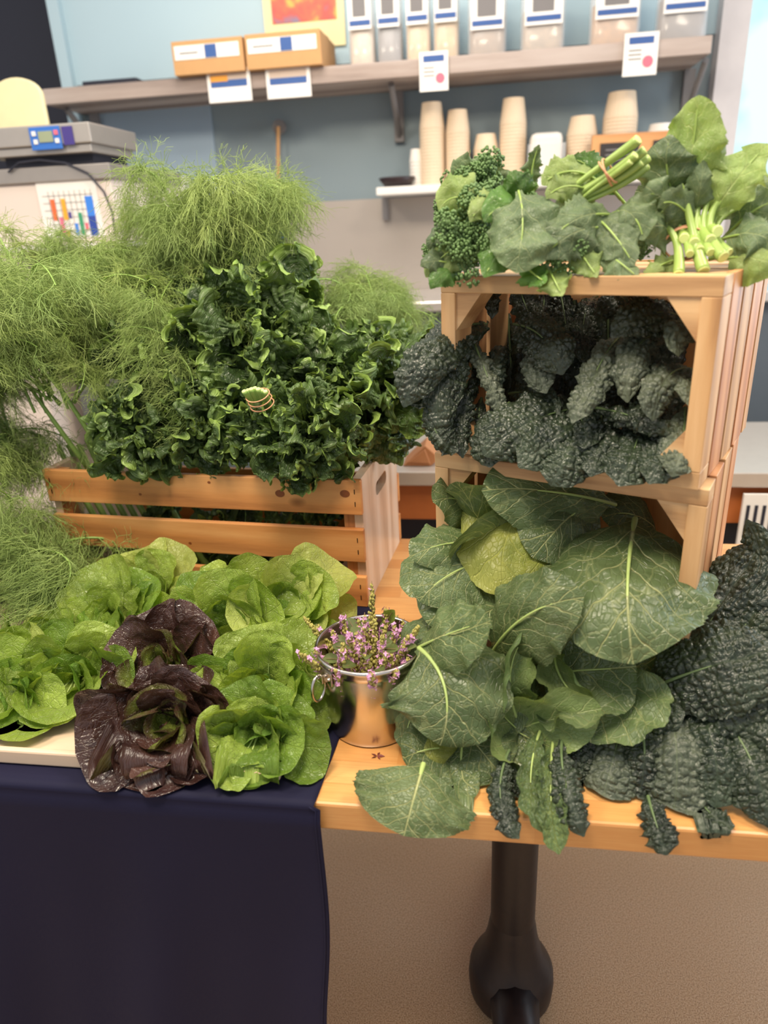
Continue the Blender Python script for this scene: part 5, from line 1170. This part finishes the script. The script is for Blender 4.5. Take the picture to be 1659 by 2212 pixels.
head('pale butter lettuce at the back under the kale crate, wide cupped leaf up', hp(322, 1285, 1.08), (0, -.6, .7), .080, ('lettuce_pale', 'lettuce'), 2, n=(6, 5, 4, 3))
head('butter lettuce in the centre with a broad puckered front leaf', hp(490, 1385, .96), (0, -.6, .65), .104, G_, 3, n=(6, 6, 5, 3), wm=1.15)
head('small butter lettuce between the centre lettuce and the crate slats', hp(500, 1295, 1.06), (.1, -.4, .8), .070, ('lettuce_deep', 'lettuce'), 4, n=(6, 5, 4, 3))
head('pale yellow-green butter lettuce behind the pail', hp(622, 1325, 1.0), (.1, -.5, .75), .090, GP, 5, n=(6, 6, 5, 3))
head('front right butter lettuce overhanging the tray beside the pail', hp(565, 1500, .84), (.0, -.65, .62), .092, G_, 6, n=(6, 6, 5, 3))
head('butter lettuce with leaves hanging low over the right tray corner', hp(555, 1615, .745), (.05, -.78, .45), .076, ('lettuce', 'lettuce_deep'), 7, n=(6, 6, 4, 3))
head('front left butter lettuce with dense round leaves', hp(160, 1525, .84), (.1, -.62, .65), .108, G_, 8, n=(6, 5, 4, 3))
head('butter lettuce between the front left lettuce and the back row', hp(130, 1400, .95), (-.1, -.4, .8), .085, G_, 9, n=(6, 5, 4, 3))
head('yellowish lettuce cut off by the left side of the picture', hp(5, 1470, .90), (-.1, -.5, .7), .098, GP, 10, n=(6, 6, 5, 3))
head('lettuce low at the left front, deep green leaves over the tray rim', hp(30, 1585, .79), (.0, -.7, .5), .080, ('lettuce_deep', 'lettuce'), 11, n=(6, 6, 4, 3))
head('upper of two dark red lettuces', hp(345, 1440, .88), (-.1, -.55, .7), .088, ('red',), 12, 'red lettuce', inner=(2, 'red_green'), n=(6, 6, 4, 3), cupm=1.25, stem='red_stem')
head('lower dark red lettuce drooping over the front rim of the tray', hp(365, 1600, .755), (0, -.75, .5), .094, ('red',), 13, 'red lettuce', inner=(2, 'red_green'), n=(9, 8, 5, 3), cupm=1.2, stem='red_stem', wm=1.05)

# ================================================================ curly kale in the left crate
def kale(lab, c, axis, R_, seed, n=26, spread=95, lw=.30, base_off=.55, droop=.35, flat_=1.0, zmin=None, nvv=200, nuu=44):
    r = np.random.RandomState(seed); c = np.asarray(c, float); ax = np.asarray(axis, float); ax /= np.linalg.norm(ax)
    a = np.cross(ax, [0.13, .21, 1.0]); a /= np.linalg.norm(a); b = np.cross(ax, a)
    t = thing('curly_kale_bunch', lab, 'curly kale', tuple(c)); base = c-ax*R_*base_off
    for i in range(n):
        q = (i+.5)/n; th = math.radians(spread)*math.sqrt(q); ph = i*2.39996+r.uniform(-.25, .25)
        out = a*math.cos(ph)+b*math.sin(ph); d = out*math.sin(th)+ax*math.cos(th); side = out*math.cos(th)-ax*math.sin(th)
        Ri = R_*r.uniform(.85, 1.08)
        tip = c+d*Ri; tip = tip+side*Ri*droop*.6+np.array([0, 0, -1])*Ri*droop*.45
        p1 = base+(c+d*Ri*.45-base)*.55; p2 = c+d*Ri*.80; 
        face = d+np.array([0, -.15, .25])+r.normal(size=3)*.45
        if zmin is not None:
            for p in (p1, p2, tip): p[2] = max(p[2], zmin)
        leaf('kale_leaf', [ML['curly'], ML['curly_stem']], t, np.array([base, p1, p2, c+d*Ri*1.02+side*Ri*droop*.25, tip]), face, R_*lw*r.uniform(.85, 1.25), kind='curly', nu=nuu, nv=nvv,
             cup=r.uniform(-.9, .3), seed=seed*50+i, frill=.0092*r.uniform(.8, 1.25), ruf=.010, rfreq=2.6, rpow=1.6, wob=.004, wobs=.03, rib=.0028, rib_len=.75, split=.6, twist=r.uniform(-1.1, 1.1))
    return t
kale('largest curly kale bunch, domed top of the pile in the slatted crate', at(545, 735, 1.40), (.0, -.35, .9), .158, 61, n=34)
kale('curly kale bunch on the left of the pile beside the fennel', at(390, 800, 1.36), (-.25, -.6, .6), .155, 62, n=26)
kale('curly kale bunch draping over the left of the top slat', at(310, 940, 1.235), (-.1, -.8, .45), .100, 63, n=24, droop=.12, lw=.34)
kale('curly kale bunch low in the middle of the crate front', at(470, 920, 1.245), (.0, -.8, .4), .105, 64, n=24, droop=.15)
kale('rounded curly kale bunch at front right, banded stems above it', at(655, 935, 1.205), (.05, -.85, .35), .112, 65, n=30, lw=.30, droop=.10)
kale('curly kale bunch on the right leaning over the end board', at(800, 845, 1.36), (.45, -.5, .5), .140, 66, n=26)
kale('curly kale bunch behind the banded stems in the pile', at(650, 820, 1.36), (.1, -.7, .5), .130, 67, n=22)
# bits of kale seen between the slats
t = thing('curly_kale_bunch', 'curly kale packed behind the crate slats', 'curly kale', tuple(at(560, 1110, 1.33)))
rr_ = np.random.RandomState(9)
for i in range(26):
    x = 320+i*17; y = (1105 if i % 2 else 1192)+.03*(x-300)
    c = at(x, y, 1.262+.02*rr_.rand()); c2 = c+np.array([rr_.uniform(-.03, .03), .0, rr_.uniform(-.03, .05)])
    leaf('kale_leaf', [ML['curly'], ML['curly_stem']], t, np.array([c+np.array([rr_.uniform(-.05, .05), .05, .0]), c, c2, c2+np.array([0.02, .01, -.02])]), (0, -1, .3), .036, kind='curly', nu=26, nv=90, cup=-.4, seed=900+i,
         frill=.008, ruf=.008, rfreq=2.5, wob=.004, wobs=.03, split=.4)
# banded stems poking up from the front right bunch
tk = thing('kale_stem_bundle', 'short bundle of cut kale stems wrapped in tan rubber bands', 'stems', tuple(at(566, 875, 1.20)))
for i in range(7):
    dx = (i-3)*7
    stalk(tk, [(550+dx*1.1, 838+abs(dx)*.35, 1.130+.005*(i % 2)), (564+dx*.8, 872, 1.145), (592+dx*.6, 920, 1.19)], .0042, .0040, mat='curly_stem')
c0, c1 = at(554, 848, 1.134), at(568, 877, 1.147)
for q in (.1, .45, .8): band(tk, c0+(c1-c0)*q, c1-c0, .0225, .0012, loops=1)
# ================================================================ fennel
K = NT('fennel_thread_green'); oi = K.n('ShaderNodeObjectInfo'); n_ = K.noise(K.coord('Object'), 9, 3)
cf = K.mix(K.rng(n_, .35, .65), lin(158, 182, 92), lin(202, 218, 134)); cf = K.mix(K.rng(oi.outputs['Random'], 0, 1, 0, .5), cf, lin(150, 180, 112))
K.p(Base_Color=cf, Roughness=.5)
tr = K.n('ShaderNodeBsdfTranslucent'); K.t.links.new(cf, tr.inputs[0]); mx = K.n('ShaderNodeMixShader'); mx.inputs[0].default_value = .35
K.t.links.new(K.b.outputs[0], mx.inputs[1]); K.t.links.new(tr.outputs[0], mx.inputs[2]); K.t.links.new(mx.outputs[0], K.out.inputs[0]); M_fen = K.m
M_fstalk = flat('fennel_stalk_green', lin(140, 172, 84), .4, noise=.1, nscale=40)
def tubes(paths, radii, n=3):
    """many thin tubes, all with the same number of points: paths (k, m, 3), radii (k, m)"""
    k, m = paths.shape[:2]; T = np.gradient(paths, axis=1); T /= np.linalg.norm(T, axis=2)[..., None]+1e-12
    a = np.cross(T, np.array([.3, .5, .81])); a /= np.linalg.norm(a, axis=2)[..., None]+1e-12; b = np.cross(T, a)
    th = np.arange(n)*2*PI/n
    vs = paths[:, :, None]+radii[..., None, None]*(np.cos(th)[None, None, :, None]*a[:, :, None]+np.sin(th)[None, None, :, None]*b[:, :, None])
    ii = np.arange(k*m*n).reshape(k, m, n)
    F = np.stack([ii[:, :-1], np.roll(ii[:, :-1], -1, 2), np.roll(ii[:, 1:], -1, 2), ii[:, 1:]], -1).reshape(-1, 4)
    return vs.reshape(-1, 3), F
def rawmesh(name, parts, mats):
    vs = []; fs = []; mi = []; n = 0
    for (v, f, m) in parts: vs.append(v); fs.append(f+n); mi.append(np.full(len(f), m)); n += len(v)
    vs = np.vstack(vs); fs = np.vstack(fs); mi = np.concatenate(mi); nF = len(fs)
    me = bpy.data.meshes.new(name); me.vertices.add(len(vs)); me.vertices.foreach_set('co', vs.astype(np.float32).ravel())
    me.loops.add(nF*4); me.loops.foreach_set('vertex_index', fs.astype(np.int32).ravel()); me.polygons.add(nF)
    me.polygons.foreach_set('loop_start', np.arange(0, nF*4, 4, dtype=np.int32)); me.polygons.foreach_set('use_smooth', np.ones(nF, bool))
    for q in mats: me.materials.append(q)
    me.polygons.foreach_set('material_index', mi.astype(np.int32)); me.update(calc_edges=True); return me
def frond_mesh(seed, L=.34, droop=.6, dens=1.0, thr=.00042, sag=.9, pin=.40):
    """stalk leaves the origin upwards (+z), arches towards +x; feathery threads hang from it"""
    r = np.random.RandomState(seed); t = np.linspace(0, 1, 30)[:, None]
    ctrl = np.array([[0, 0, 0], [.03, 0, L*.45], [L*.25*droop*1.6, 0, L*.85], [L*.75*droop*1.3, 0, L*(.95-.6*droop)]])
    C = (1-t)**3*ctrl[0]+3*(1-t)**2*t*ctrl[1]+3*(1-t)*t*t*ctrl[2]+t**3*ctrl[3]
    C[:, 1] += .01*np.sin(t[:, 0]*7+seed)
    parts = []; v, f = tubes(C[None], (np.linspace(.0042, .0010, 30))[None], 6); parts.append((v, f, 1))
    def curve(p, d, L_, m, g, wig=.1):
        s = np.linspace(0, 1, m)[None, :, None]; P = p[:, None]+d[:, None]*L_[:, None, None]*s
        P = P+np.array([0, 0, -1])*(g*L_)[:, None, None]*s**2+r.normal(size=(len(p), 1, 3))*wig*1.5*L_[:, None, None]*s**2+.5*wig*r.normal(size=(len(p), 1, 3))*L_[:, None, None]*np.sin(s*PI*1.7)
        return P
    def unit(a): return a/(np.linalg.norm(a, axis=-1)[..., None]+1e-9)
    n1 = int(20*dens); q = np.linspace(.30, .985, n1); i1 = q*29; p1 = np.stack([np.interp(i1, np.arange(30), C[:, k]) for k in range(3)], 1)
    T1 = unit(np.gradient(p1, axis=0)); sd = np.where(np.arange(n1) % 2 == 0, 1, -1)[:, None]
    d1 = unit(T1*.55+np.array([0, 1, 0])*sd*.85+r.normal(size=(n1, 3))*.28); L1 = L*pin*(1-.55*(q-.3)/.7)*r.uniform(.8, 1.15, n1)
    A = curve(p1, d1, L1, 9, .55*sag); v, f = tubes(A, np.linspace(.0011, .0005, 9)[None].repeat(n1, 0), 4); parts.append((v, f, 0))
    n2 = int(11*dens); P2 = []; D2 = []; LL = []
    for k in range(n2):
        u = .15+.84*(k+.5)/n2*np.ones(n1)+r.uniform(-.02, .02, n1); x = u*8; j = np.clip(x.astype(int), 0, 7); fr_ = (x-j)[:, None]
        P2.append(A[np.arange(n1), j]*(1-fr_)+A[np.arange(n1), j+1]*fr_); tt = unit(A[np.arange(n1), j+1]-A[np.arange(n1), j])
        D2.append(unit(tt*.8+r.normal(size=(n1, 3))*.62)); LL.append(L*.15*(1.1-.5*u)*r.uniform(.7, 1.25, n1))
    P2, D2, LL = np.vstack(P2), np.vstack(D2), np.concatenate(LL)
    B = curve(P2, D2, LL, 6, .45*sag, .14); v, f = tubes(B, np.linspace(.00058, .0004, 6)[None].repeat(len(B), 0)*thr/.00042, 3); parts.append((v, f, 0))
    P3_, D3, L3 = [], [], []
    for k in range(5):
        x = (.2+.78*(k+.5)/5)*5; j = int(x); fr_ = x-j; P3_.append(B[:, j]*(1-fr_)+B[:, j+1]*fr_); tt = unit(B[:, j+1]-B[:, j])
        D3.append(unit(tt*.9+r.normal(size=(len(B), 3))*.6)); L3.append(L*.075*r.uniform(.6, 1.3, len(B)))
    P3_, D3, L3 = np.vstack(P3_), np.vstack(D3), np.concatenate(L3)
    Cc = curve(P3_, D3, L3, 4, .3*sag, .12); v, f = tubes(Cc, np.linspace(1.0, .7, 4)[None].repeat(len(Cc), 0)*thr, 3); parts.append((v, f, 0))
    return rawmesh('frond', parts, [M_fen, M_fstalk])
FM = [frond_mesh(1, droop=.75), frond_mesh(2, droop=.5), frond_mesh(3, droop=.95), frond_mesh(4, droop=.3), frond_mesh(5, L=.42, droop=.36, pin=.27, sag=.75, dens=1.1), frond_mesh(6, L=.42, droop=.26, pin=.30, sag=.85, dens=1.1)]
def fennel(lab, base, spec, stalks=True, name='fennel_bunch'):
    t = thing(name, lab, 'fennel', tuple(base))
    for (m, az, tilt, taz, sc, off) in spec:
        o = bpy.data.objects.new('frond', FM[m]); COL.objects.link(o); o.parent = t
        o.matrix_local = Matrix.Translation(Vector(off)) @ Matrix.Rotation(math.radians(tilt), 4, Vector((-math.sin(math.radians(taz)), math.cos(math.radians(taz)), 0))) @ Matrix.Rotation(math.radians(az), 4, 'Z') @ Matrix.Scale(sc, 4)
    return t
rf = random.Random(11)
def fount(n, sc, tilt, taz, sp=.03, ms=(0, 1, 2), tj=14, az0=0, azs=360):
    return [(rf.choice(ms), az0+azs*i/n+rf.uniform(-14, 14), tilt+rf.uniform(-tj, tj), taz+rf.uniform(-25, 25), sc*rf.uniform(.85, 1.12), (rf.uniform(-sp, sp), rf.uniform(-sp, sp), rf.uniform(-.03, .03))) for i in range(n)]
# standing behind the kale: tall arching mass
fennel('tall fennel bunch arching highest behind the curly kale', at(505, 745, 1.52), fount(26, .90, 0, 0, .05, tj=8, ms=(4, 5, 4, 5, 3)))
fennel('fennel bunch lower down between the tall bunch and the kale', at(430, 760, 1.46), fount(12, .62, 0, 180, .05, tj=8))
fennel('big feathery fennel bunch spilling out of the left of the crate', at(200, 800, 1.36), fount(18, .88, 14, 185, .05, tj=10)+fount(6, .7, 50, 200, .05))
fennel('fennel bunch low in front of the left crate corner, fronds hanging', at(110, 860, 1.30), fount(14, .76, 22, 200, .05, ms=(0, 2, 2))+fount(5, .6, 20, 20, .04))
fennel('single tall thin fennel frond rising in front of the wall chart', at(120, 760, 1.38), [(3, 170, 4, 180, .95, (0, 0, 0)), (1, 200, 6, 180, .9, (.01, 0, 0)), (3, 60, 2, 180, .8, (0, .01, 0)), (5, 20, 4, 180, .66, (0, .01, 0))])
fennel('fennel bunch at the far left hanging down past the crate', at(0, 960, 1.28), fount(20, .80, 20, 200, .05))
fennel('fennel fronds lying low on the cloth left of the crate', at(-70, 1290, 1.10), fount(14, .95, 62, 20, .05, az0=-60, azs=120)+fount(10, .85, 50, 60, .05))
fennel('fennel bunch at the far left between the hanging and the lying fronds', at(-70, 1130, 1.20), fount(16, .72, 8, 100, .05, tj=9))
fennel('fennel bunch draping left over the kale, pale stalk on top', at(235, 760, 1.30), fount(10, .62, 46, -8, .04, az0=-60, azs=120))
fennel('darker fennel bunch seen behind the kale on the right', at(790, 770, 1.62), fount(14, .70, 8, 20, .04))
# fennel stalks running down inside the crate
t = thing('fennel_stalks', 'pale green fennel stalks seen between the crate slats', 'fennel', tuple(at(240, 1120, 1.32)))
for i in range(9):
    x = 175+i*22
    o = MB().tube(resample(bez(P3((x-50, 960, 1.32), (x, 1070, 1.30), (x+60, 1175, 1.29), (x+110, 1240, 1.28)), 30), 20)[0], np.linspace(.0045, .008, 20), 10).build('stalk', M_fstalk, t, smooth=True)
    o.matrix_parent_inverse = Matrix.Translation(-Vector(t.location))
for (a_, b_, c_) in (((100, 790, 1.28), (170, 900, 1.27), (235, 1000, 1.29)), ((60, 830, 1.28), (130, 930, 1.26), (190, 1010, 1.29)), ((210, 800, 1.30), (270, 930, 1.29), (300, 1010, 1.30))):
    o = MB().tube(resample(bez(P3(a_, b_, c_), 30), 20)[0], np.linspace(.003, .006, 20), 10).build('stalk', M_fstalk, t, smooth=True)
    o.matrix_parent_inverse = Matrix.Translation(-Vector(t.location))

# ================================================================ flowering herbs in the pail
M_flow = flat('tiny_pink_flower', lin(214, 156, 200), .5, noise=.25, nscale=300); M_flowb = flat('herb_calyx_green', lin(168, 160, 84), .55, noise=.3, nscale=300); M_hst = flat('herb_stem', lin(128, 104, 70), .5)
M_hleaf = leafmat('herb_leaf', lin(70, 84, 44), lin(104, 116, 58), lin(140, 150, 90), trans=.2)
def sprig(lab, c, tip, seed, pink):
    r = np.random.RandomState(seed); t = thing('herb_sprig', lab, 'herb', tuple(c), 0, 'flowering herb sprigs in the pail')
    C, L = resample(bez(np.array([c, (np.asarray(c)+tip)/2+r.normal(size=3)*.006, tip]), 30), 24)
    mb = MB().tube(C, np.linspace(.0011, .0005, 24), 5); o = mb.build('stem', M_hst, t, smooth=True); o.matrix_parent_inverse = Matrix.Translation(-Vector(t.location))
    v, f = ico(); gb = MB(); pk = MB()
    for i in range(30, 180):
        q = i/180; p = C[int(q*23)]; d = r.normal(size=3); d /= np.linalg.norm(d); rad = .0088*(1.25-q)*r.uniform(.5, 1.1)
        s_ = .0021*r.uniform(.7, 1.3)*(1.3-q*.5)
        gb.add(v*np.array([s_, s_, s_*1.6])+p+d*rad, f)
        if r.rand() < pink:
            pp = p+d*(rad+.0028); e1 = np.cross(d, r.normal(size=3)); e1 /= np.linalg.norm(e1); e2 = np.cross(d, e1)
            for k in range(4):
                a = k*PI/2; u_ = e1*math.cos(a)+e2*math.sin(a); w_ = np.cross(d, u_); s2 = .0032*r.uniform(.8, 1.3)
                pk.add([pp, pp+u_*s2*.6+w_*s2*.45+d*s2*.3, pp+u_*s2*1.3+d*s2*.2, pp+u_*s2*.6-w_*s2*.45+d*s2*.3], [(0, 1, 2, 3)])
    o = gb.build('flower_spike', M_flowb, t, smooth=True, kind='stuff'); o.matrix_parent_inverse = Matrix.Translation(-Vector(t.location))
    if pk.n:
        o = pk.build('petals', M_flow, t, kind='stuff'); o.matrix_parent_inverse = Matrix.Translation(-Vector(t.location))
    return t
rs = random.Random(21); NS = 34
spots = []
for i in range(NS):
    a = i*2.39996; rad = .066*math.sqrt((i+.5)/NS); spots.append((rad*math.cos(a), rad*math.sin(a)))
for i, (dx, dy) in enumerate(spots):
    lean = 1.25+rs.uniform(-.2, .3); hgt = .134+.042*(1-math.hypot(dx, dy)/.066)+rs.uniform(-.01, .014)
    c = PC+np.array([dx*.55, dy*.55, .03]); tip = PC+np.array([dx*lean+rs.uniform(-.01, .01), dy*lean+rs.uniform(-.01, .01), hgt])
    sprig('flowering herb sprig with tiny pink and green buds in the pail', c, tip, 500+i, .36 if i % 3 else .05)
sprig('tallest herb sprig standing up from the back of the pail', PC+np.array([.0, .03, .04]), at(803, 1255, .90), 560, .05)
sprig('herb sprig reaching left out of the pail over the lettuce', PC+np.array([-.03, 0, .06]), at(640, 1408, .82), 561, .15)
sprig('thin herb sprig bending up and left from the pail rim', PC+np.array([-.03, .02, .08]), at(655, 1330, .88), 562, .02)
sprig('herb sprig reaching right over the pail rim to the collards', PC+np.array([.03, 0, .08]), at(905, 1350, .84), 563, .1)
tl = thing('herb_leaves', 'few dark green herb leaves tucked among the pink flowers', 'herb', tuple(PC+np.array([0, 0, .1])))
for i in range(16):
    a = i*2.4; rad = .05*math.sqrt((i+.5)/16); p = PC+np.array([rad*math.cos(a), rad*math.sin(a), .115+.02*rs.random()]); d = np.array([math.cos(a), math.sin(a), .5])
    leaf('herb_leaf', [M_hleaf, M_hst], tl, np.array([p, p+d*.014, p+d*.026+np.array([0, 0, -.004])]), (0, -.5, 1), .010, kind='slim', nu=6, nv=14, seed=700+i, teeth=.1, rib=.0005)
p = at(838, 1330, .90); leaf('herb_leaf', [ML['lettuce'], M_hst], tl, np.array([p+np.array([-.005, 0, -.02]), p, p+np.array([.012, -.01, .016])]), (0, -.8, .5), .012, kind='slim', nu=8, nv=18, seed=720, teeth=.1, rib=.0006)
